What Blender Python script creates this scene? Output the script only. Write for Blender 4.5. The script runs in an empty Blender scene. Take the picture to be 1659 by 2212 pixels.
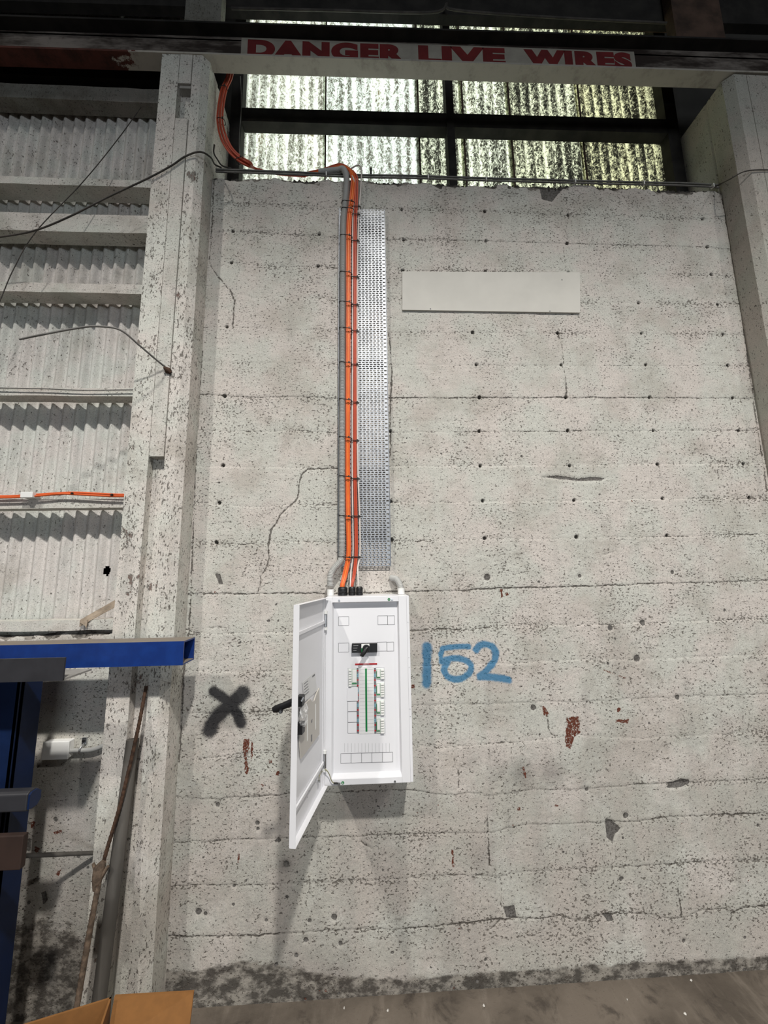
import bpy, math, random
import numpy as np
from mathutils import Vector, Matrix

# ------------------------------------------------------------------ camera
F_PX = 850.0
PITCH, ROLL, YAW = [math.radians(a) for a in (8.689, -0.871, 2.78)]
CAM = np.array([0.0, -1.95, 1.77])
def cam_axes():
    cy, sy, cp, sp, cr, sr = math.cos(YAW), math.sin(YAW), math.cos(PITCH), math.sin(PITCH), math.cos(ROLL), math.sin(ROLL)
    fw = np.array([sy*cp, cy*cp, sp]); rt = np.array([cy, -sy, 0.0]); up = np.cross(rt, fw)
    return cr*rt+sr*up, -sr*rt+cr*up, fw
RT, UP, FW = cam_axes()
def ray(px, py): return FW + RT*(px-829.5)/F_PX - UP*(py-1106)/F_PX
def at(px, py, y=0.0):
    """measured photo position -> point on the vertical plane at depth y"""
    d = ray(px, py); t = (y-CAM[1])/d[1]; return CAM+t*d
def on_plane(px, py, p0, n):
    d = ray(px, py); n = np.array(n); t = ((np.array(p0)-CAM)@n)/(d@n); return CAM+t*d

scene = bpy.context.scene
col = scene.collection
cd = bpy.data.cameras.new('camera'); cam = bpy.data.objects.new('camera', cd); col.objects.link(cam)
cd.sensor_fit = 'VERTICAL'; cd.sensor_height = 36.0; cd.lens = 36.0*F_PX/2212.0; cd.clip_start = 0.02
M = Matrix(((RT[0], UP[0], -FW[0], CAM[0]), (RT[1], UP[1], -FW[1], CAM[1]), (RT[2], UP[2], -FW[2], CAM[2]), (0, 0, 0, 1)))
cam.matrix_world = M
scene.camera = cam

# ------------------------------------------------------------------ light
world = bpy.data.worlds.new('overcast_sky'); scene.world = world; world.use_nodes = True
world.node_tree.nodes['Background'].inputs[0].default_value = (0.93, 0.98, 1.0, 1)
world.node_tree.nodes['Background'].inputs[1].default_value = 2.8
def spot(name, loc, power, colr, size_deg=112, blend=0.75, aim=(0, 0, -1), radius=0.16):
    l = bpy.data.lights.new(name, 'SPOT'); l.energy = power; l.color = colr
    l.spot_size = math.radians(size_deg); l.spot_blend = blend; l.shadow_soft_size = radius
    o = bpy.data.objects.new(name, l); col.objects.link(o); o.location = loc
    o.rotation_euler = Vector(aim).to_track_quat('-Z', 'Y').to_euler()
    return o
LC = (1.0, 0.965, 0.91)
def reflector(loc, power, target, size=35, wide=2.3):
    """high bay light tilted at the wall; its cone is made oval to keep the wall top dark"""
    aim = Vector(target)-Vector(loc); o = spot('high_bay_light', loc, power, LC, size, 1.0, aim, 0.15); o.scale = (wide, 1, 1)
reflector((1.25, -6.0, 8.6), 2800, (0.5, 0, 0.55))
reflector((-4.2, -6.0, 8.6), 1500, (0.2, 0, 0.55))
reflector((6.0, -6.2, 8.6), 650, (0.8, 0, 0.55))
def area(name, loc, sx, sy, power, colr, aim=(0, 0, -1)):
    l = bpy.data.lights.new(name, 'AREA'); l.energy = power; l.color = colr
    l.shape = 'RECTANGLE'; l.size = sx; l.size_y = sy
    o = bpy.data.objects.new(name, l); col.objects.link(o); o.location = loc
    o.rotation_euler = Vector(aim).to_track_quat('-Z', 'Y').to_euler()
    return o
area('overhead_fill_light', (0.5, -8.5, 9.3), 10, 2.5, 75, (0.93, 0.97, 1.0))  # unseen soft fill added overhead to lift the ambient light
area('rear_fill_light', (3.0, -15.6, 2.3), 6.5, 4.2, 420, (0.86, 0.93, 1.0), (-0.12, 1, 0.0))  # unseen bluish fill added behind the camera to lighten the shadows
vs = scene.view_settings
vs.view_transform = 'Standard'; vs.look = 'None'; vs.exposure = 0.0; vs.gamma = 1.0; vs.use_curve_mapping = False

rng = random.Random(7)
nr = np.random.RandomState(11)

# ------------------------------------------------------------------ node helpers
class NT:
    def __init__(s, name):
        s.m = bpy.data.materials.new(name); s.m.use_nodes = True
        s.t = s.m.node_tree; s.t.nodes.clear()
        s.out = s.t.nodes.new('ShaderNodeOutputMaterial')
    def n(s, ty, **kw):
        x = s.t.nodes.new(ty)
        for k, v in kw.items(): setattr(x, k, v)
        return x
    def link(s, a, b): s.t.links.new(a, b)
    def set(s, sock, v):
        if hasattr(v, 'is_linked') or hasattr(v, 'links'): s.link(v, sock)
        else: sock.default_value = v
    def math(s, op, a, b=0.0, c=0.0, clamp=False):
        x = s.n('ShaderNodeMath', operation=op, use_clamp=clamp)
        s.set(x.inputs[0], a); s.set(x.inputs[1], b)
        if len(x.inputs) > 2: s.set(x.inputs[2], c)
        return x.outputs[0]
    def smooth(s, v, lo, hi, a=0.0, b=1.0):
        x = s.n('ShaderNodeMapRange', interpolation_type='SMOOTHSTEP')
        s.set(x.inputs[0], v); s.set(x.inputs[1], lo); s.set(x.inputs[2], hi); s.set(x.inputs[3], a); s.set(x.inputs[4], b)
        return x.outputs[0]
    def coord(s, scale=(1, 1, 1), loc=(0, 0, 0)):
        g = s.n('ShaderNodeTexCoord'); mp = s.n('ShaderNodeMapping')
        mp.inputs['Scale'].default_value = scale; mp.inputs['Location'].default_value = loc
        s.link(g.outputs['Object'], mp.inputs[0]); return mp.outputs[0]
    def noise(s, scale, detail=3.0, rough=0.55, vec=None, stretch=(1, 1, 1), loc=(0, 0, 0), dist=0.0):
        x = s.n('ShaderNodeTexNoise'); x.inputs['Scale'].default_value = scale
        x.inputs['Detail'].default_value = detail; x.inputs['Roughness'].default_value = rough
        x.inputs['Distortion'].default_value = dist
        s.link(vec if vec is not None else s.coord(stretch, loc), x.inputs['Vector'])
        return x.outputs[0]
    def voro(s, scale, feature='F1', stretch=(1, 1, 1), rand=1.0):
        x = s.n('ShaderNodeTexVoronoi', feature=feature); x.inputs['Scale'].default_value = scale
        x.inputs['Randomness'].default_value = rand
        s.link(s.coord(stretch), x.inputs['Vector']); return x.outputs['Distance']
    def mix(s, fac, a, b, mode='MIX'):
        x = s.n('ShaderNodeMix', data_type='RGBA', blend_type=mode)
        s.set(x.inputs[0], fac)
        for i, v in ((6, a), (7, b)):
            if isinstance(v, tuple): x.inputs[i].default_value = v+(1,) if len(v) == 3 else v
            else: s.link(v, x.inputs[i])
        return x.outputs[2]
    def bsdf(s, color, rough=0.6, metal=0.0, bump=None, bstr=0.3, bdist=0.003, spec=0.3, alpha=None):
        b = s.n('ShaderNodeBsdfPrincipled')
        if isinstance(color, tuple): b.inputs['Base Color'].default_value = color+(1,) if len(color) == 3 else color
        else: s.link(color, b.inputs['Base Color'])
        s.set(b.inputs['Roughness'], rough); s.set(b.inputs['Metallic'], metal)
        b.inputs['Specular IOR Level'].default_value = spec
        if alpha is not None: s.set(b.inputs['Alpha'], alpha)
        if bump is not None:
            bp = s.n('ShaderNodeBump'); bp.inputs['Strength'].default_value = bstr
            bp.inputs['Distance'].default_value = bdist
            s.link(bump, bp.inputs['Height']); s.link(bp.outputs[0], b.inputs['Normal'])
        s.link(b.outputs[0], s.out.inputs[0]); return b

def simple(name, c, rough=0.5, metal=0.0, var=0.12, scale=30, bstr=0.0, spec=0.4, stretch=(1, 1, 1)):
    t = NT(name); nz = t.noise(scale, 4, 0.6, stretch=stretch)
    dark = tuple(v*(1-var) for v in c); light = tuple(min(1, v*(1+var)) for v in c)
    cc = t.mix(t.smooth(nz, 0.3, 0.7), dark, light)
    t.bsdf(cc, rough, metal, nz if bstr else None, bstr, 0.002, spec)
    return t.m

def concrete(name, base=(0.61, 0.588, 0.552), attrs=False, pit=0.0, peel=0.0, grime=0.5, vertical=False, fine=1.0):
    """limewashed concrete: pits, board grain, stains; masks come from mesh attributes on the large walls"""
    t = NT(name)
    st = (1, 1, 0.35) if vertical else (0.55, 1, 1)
    big = t.noise(1.7, 4, 0.6); mid = t.noise(7, 4, 0.6, loc=(3, 0, 5)); tint = t.noise(4.5, 3, 0.5, loc=(9, 2, 1))
    c = t.mix(t.smooth(tint, 0.38, 0.62), tuple(v*k for v, k in zip(base, (1.03, 0.985, 0.97))), tuple(v*k for v, k in zip(base, (0.965, 1.0, 0.97))))
    grain = t.noise(26, 5, 0.7, stretch=(0.25, 1, 1.6) if not vertical else (1.6, 1, 0.2))
    c = t.mix(t.math('MULTIPLY', t.smooth(grain, 0.42, 0.75), 0.35*grime), c, tuple(v*0.6 for v in base))
    c = t.mix(t.math('MULTIPLY', t.smooth(mid, 0.52, 0.78), 0.55*grime), c, tuple(v*0.62 for v in base))
    blot = t.noise(3.1, 5, 0.68, loc=(7, 1, 4)); g0 = t.n('ShaderNodeTexCoord'); sz = t.n('ShaderNodeSeparateXYZ'); t.link(g0.outputs['Object'], sz.inputs[0])
    low = t.smooth(sz.outputs[2], 1.55, 0.15, 0.0, 0.16)
    c = t.mix(t.math('MULTIPLY', t.smooth(t.math('ADD', blot, low), 0.47, 0.66), 0.75*grime), c, tuple(v*k for v, k in zip(base, (0.56, 0.52, 0.47))))
    drip = t.noise(6.5, 5, 0.65, loc=(1, 8, 3), stretch=(1.6, 1, 0.22)); c = t.mix(t.math('MULTIPLY', t.smooth(t.math('ADD', drip, t.math('MULTIPLY', low, 0.5)), 0.54, 0.72), 0.5*grime), c, tuple(v*0.5 for v in base))
    fn = t.noise(210, 3, 0.7, loc=(3, 3, 3)); c = t.mix(t.smooth(fn, 0.38, 0.52, 0.42, 0.0), c, tuple(v*0.45 for v in base))
    worm = t.noise(48, 2, 0.5, loc=(12, 3, 9), dist=1.5, stretch=(0.6, 1, 1.2)); wb = t.math('ABSOLUTE', t.math('SUBTRACT', worm, 0.5))
    wm_ = t.math('MULTIPLY', t.smooth(wb, 0.012, 0.028, 1.0, 0.0), t.smooth(t.noise(11, 3, 0.6, loc=(5, 9, 1)), 0.56, 0.66))
    c = t.mix(t.math('MULTIPLY', wm_, 0.55), c, (0.10, 0.085, 0.07))
    # pits
    dens = t.math('ADD', t.math('MULTIPLY', t.math('SUBTRACT', big, 0.5), 0.17), t.math('MULTIPLY', t.math('SUBTRACT', mid, 0.5), 0.20))
    p1 = t.noise(105*fine, 2.5, 0.62, stretch=(0.8, 1, 1.15) if not vertical else (1.2, 1, 0.6))
    p2 = t.noise(62*fine, 3, 0.6, stretch=(0.9, 1, 1.1) if not vertical else (1.2, 1, 0.6), loc=(4, 4, 4))
    pv = t.math('ADD', p1, dens)
    if attrs:
        a = t.n('ShaderNodeVertexColor', layer_name='marks_a'); sa = t.n('ShaderNodeSeparateColor'); t.link(a.outputs[0], sa.inputs[0])
        b = t.n('ShaderNodeVertexColor', layer_name='marks_b'); sb = t.n('ShaderNodeSeparateColor'); t.link(b.outputs[0], sb.inputs[0])
        joint, rough_, grey, red = sa.outputs[0], sa.outputs[1], sa.outputs[2], a.outputs[1]
        blackp, bluep, dirt, soft = sb.outputs[0], sb.outputs[1], sb.outputs[2], b.outputs[1]
        pv = t.math('ADD', pv, t.math('MULTIPLY', rough_, 0.13))
    m1 = t.smooth(pv, 0.60-pit, 0.67-pit)
    m2 = t.smooth(t.math('ADD', p2, t.math('MULTIPLY', dens, 0.6)), 0.70-pit*0.5, 0.74-pit*0.5)
    pits = t.math('MAXIMUM', t.math('MULTIPLY', m1, 0.9), m2)
    PC = (0.09, 0.077, 0.064)
    height = t.math('SUBTRACT', t.math('MULTIPLY', t.noise(110*fine, 5, 0.75), 0.75), pits)
    if attrs:
        jn = t.noise(75, 4, 0.7, loc=(1, 7, 2)); jb = t.noise(9, 3, 0.6, loc=(2, 1, 8))
        jv = t.math('ADD', joint, t.math('ADD', t.math('MULTIPLY', t.math('SUBTRACT', jn, 0.5), 1.3), t.math('MULTIPLY', t.math('SUBTRACT', jb, 0.5), 1.0)))
        jm = t.math('MULTIPLY', t.smooth(jv, 0.70, 0.90), t.smooth(joint, 0.25, 0.4))
        en = t.noise(55, 4, 0.7, loc=(5, 5, 1)); en2 = t.noise(120, 3, 0.7, loc=(8, 5, 1))
        def edge(v, k=0.6): return t.smooth(t.math('ADD', v, t.math('MULTIPLY', t.math('SUBTRACT', en, 0.5), k)), 0.46, 0.56)
        gm = edge(grey); rm = t.math('MULTIPLY', edge(red, 0.9), t.smooth(en2, 0.36, 0.48))
        # dirt at the foot of the wall
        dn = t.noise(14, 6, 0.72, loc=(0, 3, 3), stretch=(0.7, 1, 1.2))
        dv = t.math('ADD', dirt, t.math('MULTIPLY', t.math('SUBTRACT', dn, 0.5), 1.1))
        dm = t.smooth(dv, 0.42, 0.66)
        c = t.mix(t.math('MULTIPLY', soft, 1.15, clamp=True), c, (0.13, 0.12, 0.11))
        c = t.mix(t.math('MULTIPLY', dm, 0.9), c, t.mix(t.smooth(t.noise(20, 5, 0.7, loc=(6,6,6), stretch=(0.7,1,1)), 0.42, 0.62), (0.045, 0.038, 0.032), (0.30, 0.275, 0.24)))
        c = t.mix(t.math('MULTIPLY', pits, 0.88), c, PC)
        c = t.mix(t.math('MULTIPLY', jm, 0.82), c, (0.07, 0.06, 0.05))
        c = t.mix(gm, c, t.mix(t.smooth(en2, 0.4, 0.6), (0.10, 0.093, 0.085), (0.17, 0.16, 0.15)))
        c = t.mix(rm, c, (0.13, 0.042, 0.026))
        pn = t.noise(260, 2, 0.6)
        def spray(v): return t.smooth(t.math('ADD', v, t.math('MULTIPLY', t.math('SUBTRACT', pn, 0.5), 0.55)), 0.18, 0.72)
        c = t.mix(t.math('MULTIPLY', spray(blackp), 0.95), c, (0.022, 0.022, 0.026))
        c = t.mix(t.math('MULTIPLY', spray(bluep), 0.90), c, (0.04, 0.19, 0.35))
        height = t.math('SUBTRACT', height, t.math('ADD', t.math('MULTIPLY', jm, 1.0), t.math('MULTIPLY', gm, 0.8)))
    else:
        c = t.mix(t.math('MULTIPLY', pits, 0.88), c, PC)
    if peel > 0:
        q = t.noise(13, 6, 0.75, loc=(2, 2, 2), stretch=(1, 1, 0.55) if vertical else (1, 1, 1)); qk = t.noise(3, 2, 0.5, loc=(1, 2, 7))
        pm = t.smooth(t.math('ADD', q, t.math('MULTIPLY', t.math('SUBTRACT', qk, 0.5), 0.3)), 0.78-peel, 0.80-peel)
        c = t.mix(t.math('MULTIPLY', pm, 0.85), c, t.mix(t.smooth(p2, 0.45, 0.6), (0.15, 0.14, 0.125), (0.12, 0.06, 0.045)))
        height = t.math('SUBTRACT', height, t.math('MULTIPLY', pm, 0.7))
    t.bsdf(c, 0.85, 0.0, height, 0.7, 0.005, 0.15)
    return t.m

MAT = {}
MAT['wall'] = concrete('limewashed_wall_concrete', attrs=True)
MAT['pillar'] = concrete('limewashed_pillar_concrete', (0.70, 0.68, 0.64), peel=0.15, grime=0.65, vertical=True, pit=0.01)
MAT['pillar_smooth'] = concrete('smooth_painted_concrete', (0.50, 0.48, 0.44), peel=0.03, grime=0.5, vertical=True, pit=-0.03)
MAT['timber'] = concrete('painted_timber', (0.66, 0.645, 0.605), peel=0.10, grime=0.6, pit=-0.02)
MAT['sheet'] = concrete('painted_corrugated_sheet', (0.67, 0.66, 0.635), peel=0.065, grime=0.6, vertical=True, pit=-0.03)
MAT['core'] = simple('dark_raw_concrete', (0.05, 0.045, 0.04), 0.9, 0, 0.5, 20, 0.5)
MAT['white'] = simple('white_powder_coat', (0.80, 0.80, 0.825), 0.38, 0, 0.01, 5, spec=0.5)
MAT['whiteplastic'] = simple('white_plastic', (0.82, 0.82, 0.80), 0.45, 0, 0.02, 5)
MAT['black'] = simple('black_plastic', (0.012, 0.012, 0.013), 0.4, 0, 0.2, 20)
MAT['tieblack'] = simple('black_nylon', (0.008, 0.008, 0.008), 0.5, 0, 0.2, 20)
MAT['line'] = simple('printed_grey_line', (0.16, 0.16, 0.17), 0.6, 0, 0.05, 5)
MAT['lineL'] = simple('printed_light_line', (0.42, 0.42, 0.43), 0.6, 0, 0.05, 5)
MAT['red'] = simple('red_print', (0.42, 0.02, 0.025), 0.5, 0, 0.05, 5)
MAT['green'] = simple('green_print', (0.01, 0.20, 0.055), 0.5, 0, 0.08, 5)
MAT['blue'] = simple('pale_blue_print', (0.16, 0.34, 0.42), 0.5, 0, 0.08, 5)
MAT['palegreen'] = simple('pale_green_plastic', (0.55, 0.62, 0.56), 0.5, 0, 0.06, 5)
MAT['conduit'] = simple('grey_corrugated_plastic', (0.43, 0.43, 0.415), 0.5, 0, 0.06, 10)
MAT['orange'] = simple('orange_cable_jacket', (0.66, 0.115, 0.03), 0.4, 0, 0.08, 12)
MAT['orange2'] = simple('bright_orange_cable_jacket', (0.82, 0.19, 0.03), 0.4, 0, 0.08, 12)
MAT['redor'] = simple('red_orange_cable_jacket', (0.50, 0.075, 0.035), 0.42, 0, 0.08, 12)
MAT['whitecable'] = simple('white_cable_jacket', (0.66, 0.61, 0.57), 0.45, 0, 0.06, 12)
MAT['pvc'] = simple('grey_pvc_conduit', (0.15, 0.145, 0.135), 0.55, 0, 0.25, 12)
MAT['beige'] = simple('beige_plastic_pocket', (0.53, 0.50, 0.455), 0.45, 0, 0.04, 6)
MAT['paper'] = simple('white_paper', (0.74, 0.74, 0.74), 0.8, 0, 0.03, 8)
MAT['zinc'] = simple('zinc_plated_steel', (0.55, 0.56, 0.57), 0.35, 1.0, 0.12, 40)
MAT['wire'] = simple('dark_cable', (0.055, 0.048, 0.042), 0.7, 0, 0.4, 8)
MAT['boardpaint'] = simple('painted_board', (0.56, 0.545, 0.50), 0.6, 0, 0.06, 3.5, 0.15)
MAT['rust'] = simple('rusty_steel', (0.055, 0.028, 0.016), 0.85, 0, 0.5, 60, 0.6)
MAT['pipe'] = simple('weathered_grey_pipe', (0.10, 0.092, 0.082), 0.6, 0.0, 0.25, 14, 0.2, stretch=(1, 1, 0.2))
MAT['darksteel'] = simple('dark_grey_painted_steel', (0.028, 0.028, 0.032), 0.5, 0, 0.2, 10)
MAT['greysteel'] = simple('worn_grey_steel', (0.30, 0.29, 0.27), 0.55, 0, 0.2, 12)
MAT['card'] = simple('darkened_brown_cardboard', (0.215, 0.095, 0.026), 0.85, 0, 0.08, 30)  # brown lowered to put the box's shade into its colour
MAT['cardin'] = simple('cardboard_inside', (0.17, 0.08, 0.028), 0.85, 0, 0.1, 30)
MAT['stone'] = simple('white_paint_flake', (0.62, 0.60, 0.56), 0.8, 0, 0.1, 30)
MAT['bluetube'] = None
def m_blue():
    t = NT('blue_enamel_paint'); n1 = t.noise(20, 4, 0.6); g = t.n('ShaderNodeNewGeometry'); sx = t.n('ShaderNodeSeparateXYZ'); t.link(g.outputs['True Normal'], sx.inputs[0])
    c = t.mix(t.smooth(n1, 0.3, 0.75), (0.008, 0.03, 0.16), (0.010, 0.042, 0.21))
    dust = t.math('MULTIPLY', t.smooth(sx.outputs[2], 0.4, 0.9), t.smooth(n1, 0.1, 0.5, 0.6, 1.0))
    c = t.mix(dust, c, (0.22, 0.19, 0.155)); t.bsdf(c, t.smooth(dust, 0, 1, 0.38, 0.9), 0, spec=0.4); return t.m
MAT['bluetube'] = m_blue()
def m_beam():
    t = NT('grimy_painted_steel_beam'); n1 = t.noise(2.2, 6, 0.7, stretch=(0.6, 1, 2)); n2 = t.noise(9, 6, 0.75, stretch=(1, 1, 0.6))
    g = t.n('ShaderNodeTexCoord'); s = t.n('ShaderNodeSeparateXYZ'); t.link(g.outputs['Object'], s.inputs[0])
    wear = t.math('ADD', t.smooth(s.outputs[0], -0.95, -1.6, 0.0, 0.34), t.math('ADD', t.math('MULTIPLY', n1, 0.5), t.math('MULTIPLY', n2, 0.5)))
    c = t.mix(t.smooth(n2, 0.45, 0.8), (0.44, 0.41, 0.36), (0.25, 0.22, 0.19))
    c = t.mix(t.smooth(wear, 0.64, 0.67), c, t.mix(t.smooth(n2, 0.3, 0.6), (0.035, 0.015, 0.012), (0.09, 0.03, 0.022)))
    t.bsdf(c, 0.8, 0, n2, 0.3, 0.003, 0.2); return t.m
MAT['beam'] = m_beam()
def m_web():
    t = NT('sooty_steel_web'); n1 = t.noise(3.2, 5, 0.7, stretch=(0.5, 1, 2)); n2 = t.noise(14, 5, 0.7)
    c = t.mix(t.smooth(n1, 0.42, 0.66), (0.035, 0.026, 0.022), (0.24, 0.21, 0.185)); c = t.mix(t.smooth(n2, 0.55, 0.8), c, (0.03, 0.022, 0.018))
    t.bsdf(c, 0.85, 0, spec=0.2); return t.m
MAT['web'] = m_web()
MAT['blacksteel'] = simple('black_sooty_steel', (0.018, 0.016, 0.014), 0.8, 0, 0.5, 9, 0.2)
MAT['brownsteel'] = simple('brown_primed_steel', (0.075, 0.045, 0.032), 0.8, 0, 0.5, 7, 0.2)
MAT['greypost'] = concrete('dusty_grey_post', (0.25, 0.24, 0.215), peel=0.05, grime=1.0, vertical=True)
MAT['signwhite'] = simple('dirty_sign_paint', (0.34, 0.315, 0.265), 0.7, 0, 0.15, 6)
MAT['signred'] = simple('faded_red_sign_paint', (0.15, 0.012, 0.012), 0.7, 0, 0.2, 8)
def m_floor():
    t = NT('dusty_workshop_floor'); a = t.noise(1.6, 5, 0.65, stretch=(1, 1.2, 1)); b = t.noise(9, 6, 0.7, dist=0.6); d = t.noise(70, 4, 0.7)
    sc = t.noise(5, 5, 0.65, stretch=(2.2, 0.5, 1), loc=(2, 5, 0))
    c = t.mix(t.smooth(a, 0.35, 0.65), (0.085, 0.07, 0.056), (0.165, 0.138, 0.112))
    c = t.mix(t.math('MULTIPLY', t.smooth(sc, 0.5, 0.72), 0.5), c, (0.24, 0.205, 0.17))
    c = t.mix(t.math('MULTIPLY', t.smooth(b, 0.52, 0.7), 0.7), c, (0.045, 0.037, 0.031))
    c = t.mix(t.math('MULTIPLY', t.smooth(d, 0.6, 0.75), 0.5), c, (0.04, 0.03, 0.026))
    t.bsdf(c, 0.7, 0, t.math('ADD', b, t.math('MULTIPLY', d, 0.3)), 0.4, 0.006, 0.3); return t.m
MAT['floor'] = m_floor()
MAT['shed'] = simple('dim_shed_lining', (0.05, 0.047, 0.042), 0.9, 0, 0.3, 2)
def m_pane(name, base, lo, seed, dk):
    t = NT(name); g = t.noise(75, 3, 0.75, stretch=(1.1, 1, 0.7), loc=(seed, seed, 0), dist=1.2)
    v = t.noise(9, 3, 0.6, stretch=(1, 1, 0.12), loc=(seed*2, 0, 0)); st = t.noise(30, 3, 0.6, stretch=(1, 1, 0.06), loc=(0, seed, 0))
    gg = t.math('ADD', g, t.math('ADD', t.math('MULTIPLY', t.math('SUBTRACT', v, 0.5), 0.28), t.math('MULTIPLY', t.math('SUBTRACT', st, 0.5), 0.20)))
    gx = t.n('ShaderNodeTexCoord'); sx = t.n('ShaderNodeSeparateXYZ'); t.link(gx.outputs['Object'], sx.inputs[0])
    rib = t.math('SINE', t.math('MULTIPLY', sx.outputs[0], 2*math.pi/0.066))
    gg = t.math('ADD', gg, t.math('MULTIPLY', rib, 0.035))
    k = t.smooth(gg, lo, lo+0.13)
    dirt = t.mix(t.smooth(v, 0.5, 0.72), (dk, dk*.97, dk*.82), (dk*1.2, dk*1.0, dk*.6))
    c = t.mix(k, dirt, base)
    b = t.n('ShaderNodeBsdfTranslucent'); t.link(c, b.inputs[0])
    b2 = t.n('ShaderNodeBsdfDiffuse'); b2.inputs[0].default_value = (0.3, 0.3, 0.27, 1)
    mx = t.n('ShaderNodeMixShader'); mx.inputs[0].default_value = 0.12
    t.link(b.outputs[0], mx.inputs[1]); t.link(b2.outputs[0], mx.inputs[2]); t.link(mx.outputs[0], t.out.inputs[0]); return t.m
def m_tray():
    t = NT('galvanised_tray_steel'); n1 = t.noise(35, 4, 0.6); n2 = t.noise(4, 2, 0.5)
    c = t.mix(t.smooth(n1, 0.3, 0.7), (0.35, 0.365, 0.39), (0.44, 0.455, 0.48))
    t.bsdf(c, t.smooth(n2, 0.3, 0.7, 0.50, 0.58), 1.0); return t.m
MAT['tray'] = m_tray()
def m_film():
    t = NT('clear_plastic_film'); n1 = t.noise(45, 3, 0.6, dist=1)
    t.bsdf((0.85, 0.85, 0.85), 0.18, 0, n1, 0.9, 0.01, 0.6, alpha=t.smooth(n1, 0.45, 0.62, 0.18, 0.75)); return t.m
MAT['film'] = m_film()

# ------------------------------------------------------------------ mesh helpers
class MB:
    def __init__(s): s.v = []; s.f = []; s.mi = []; s.cur = 0; s.sm = []
    def add(s, verts, faces, smooth=False):
        o = len(s.v); s.v += [tuple(map(float, p)) for p in verts]
        for f in faces: s.f.append(tuple(i+o for i in f)); s.mi.append(s.cur); s.sm.append(smooth)
        return s
    def box(s, x0, x1, y0, y1, z0, z1):
        return s.add([(x0,y0,z0),(x1,y0,z0),(x1,y1,z0),(x0,y1,z0),(x0,y0,z1),(x1,y0,z1),(x1,y1,z1),(x0,y1,z1)],
                     [(0,3,2,1),(4,5,6,7),(0,1,5,4),(1,2,6,5),(2,3,7,6),(3,0,4,7)])
    def hexa(s, base, top):
        return s.add(list(base)+list(top), [(0,3,2,1),(4,5,6,7),(0,1,5,4),(1,2,6,5),(2,3,7,6),(3,0,4,7)])
    def prism(s, poly, vec):
        n = len(poly); a = [np.array(p, float) for p in poly]; b = [p+np.array(vec, float) for p in a]
        return s.add(a+b, [tuple(range(n))[::-1], tuple(range(n, 2*n))]+[(i,(i+1)%n,(i+1)%n+n,i+n) for i in range(n)])
    def tube(s, path, r, seg=10, caps=True, flat=1.0):
        P = [np.array(p, float) for p in path]; n = len(P)
        R = r if hasattr(r, '__len__') else [r]*n
        T = []
        for i in range(n):
            d = P[min(i+1, n-1)]-P[max(i-1, 0)]; T.append(d/(np.linalg.norm(d)+1e-12))
        u = np.cross(T[0], [0, 1, 0.0]);
        if np.linalg.norm(u) < 1e-3: u = np.cross(T[0], [1, 0, 0.0])
        u /= np.linalg.norm(u); V = []
        for i in range(n):
            u = u-T[i]*(u@T[i]); u /= np.linalg.norm(u); w = np.cross(T[i], u)
            for k in range(seg):
                a = 2*math.pi*k/seg; V.append(P[i]+R[i]*(math.cos(a)*u+math.sin(a)*w*flat))
        Fc = [(i*seg+k, i*seg+(k+1) % seg, (i+1)*seg+(k+1) % seg, (i+1)*seg+k) for i in range(n-1) for k in range(seg)]
        s.add(V, Fc, True)
        if caps: s.add(V[:seg], [tuple(range(seg))[::-1]]); s.add(V[-seg:], [tuple(range(seg))])
        return s
    def build(s, name, mats, parent=None, bevel=0.0, seg=2):
        me = bpy.data.meshes.new(name)
        off = np.array(parent_loc(parent)) if parent is not None else np.zeros(3)
        me.from_pydata([tuple(np.array(p)-off) for p in s.v], [], s.f)
        if not isinstance(mats, (list, tuple)): mats = [mats]
        for m in mats: me.materials.append(m)
        me.polygons.foreach_set('material_index', s.mi); me.polygons.foreach_set('use_smooth', s.sm)
        me.update(); o = bpy.data.objects.new(name, me); col.objects.link(o)
        if parent is not None: o.parent = parent
        if bevel:
            b = o.modifiers.new('bevel', 'BEVEL'); b.width = bevel; b.segments = seg; b.limit_method = 'ANGLE'; b.angle_limit = 0.6
        return o
def parent_loc(o):
    l = np.zeros(3)
    while o is not None: l = l+np.array(o.location); o = o.parent
    return l
def thing(name, label, cat, loc, group=None):
    o = bpy.data.objects.new(name, None); col.objects.link(o); o.location = tuple(map(float, loc)); o.empty_display_size = 0.05
    return tag(o, label, cat, group)
def tag(o, label, cat, group=None, kind=None):
    o['label'] = label; o['category'] = cat
    if group: o['group'] = group
    if kind: o['kind'] = kind
    return o
def struct(o): o['kind'] = 'structure'; return o
def spline(pts, n=12):
    P = [np.array(p, float) for p in pts]; P = [2*P[0]-P[1]]+P+[2*P[-1]-P[-2]]; out = []
    for i in range(1, len(P)-2):
        for k in range(n):
            t = k/n; a, b, c, d = P[i-1:i+3]
            out.append(0.5*((2*b)+(c-a)*t+(2*a-5*b+4*c-d)*t*t+(3*b-a-3*c+d)*t**3))
    out.append(P[-2]); return out
def pxpath(pts, n=10): return spline([at(*p) for p in pts], n)

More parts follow.
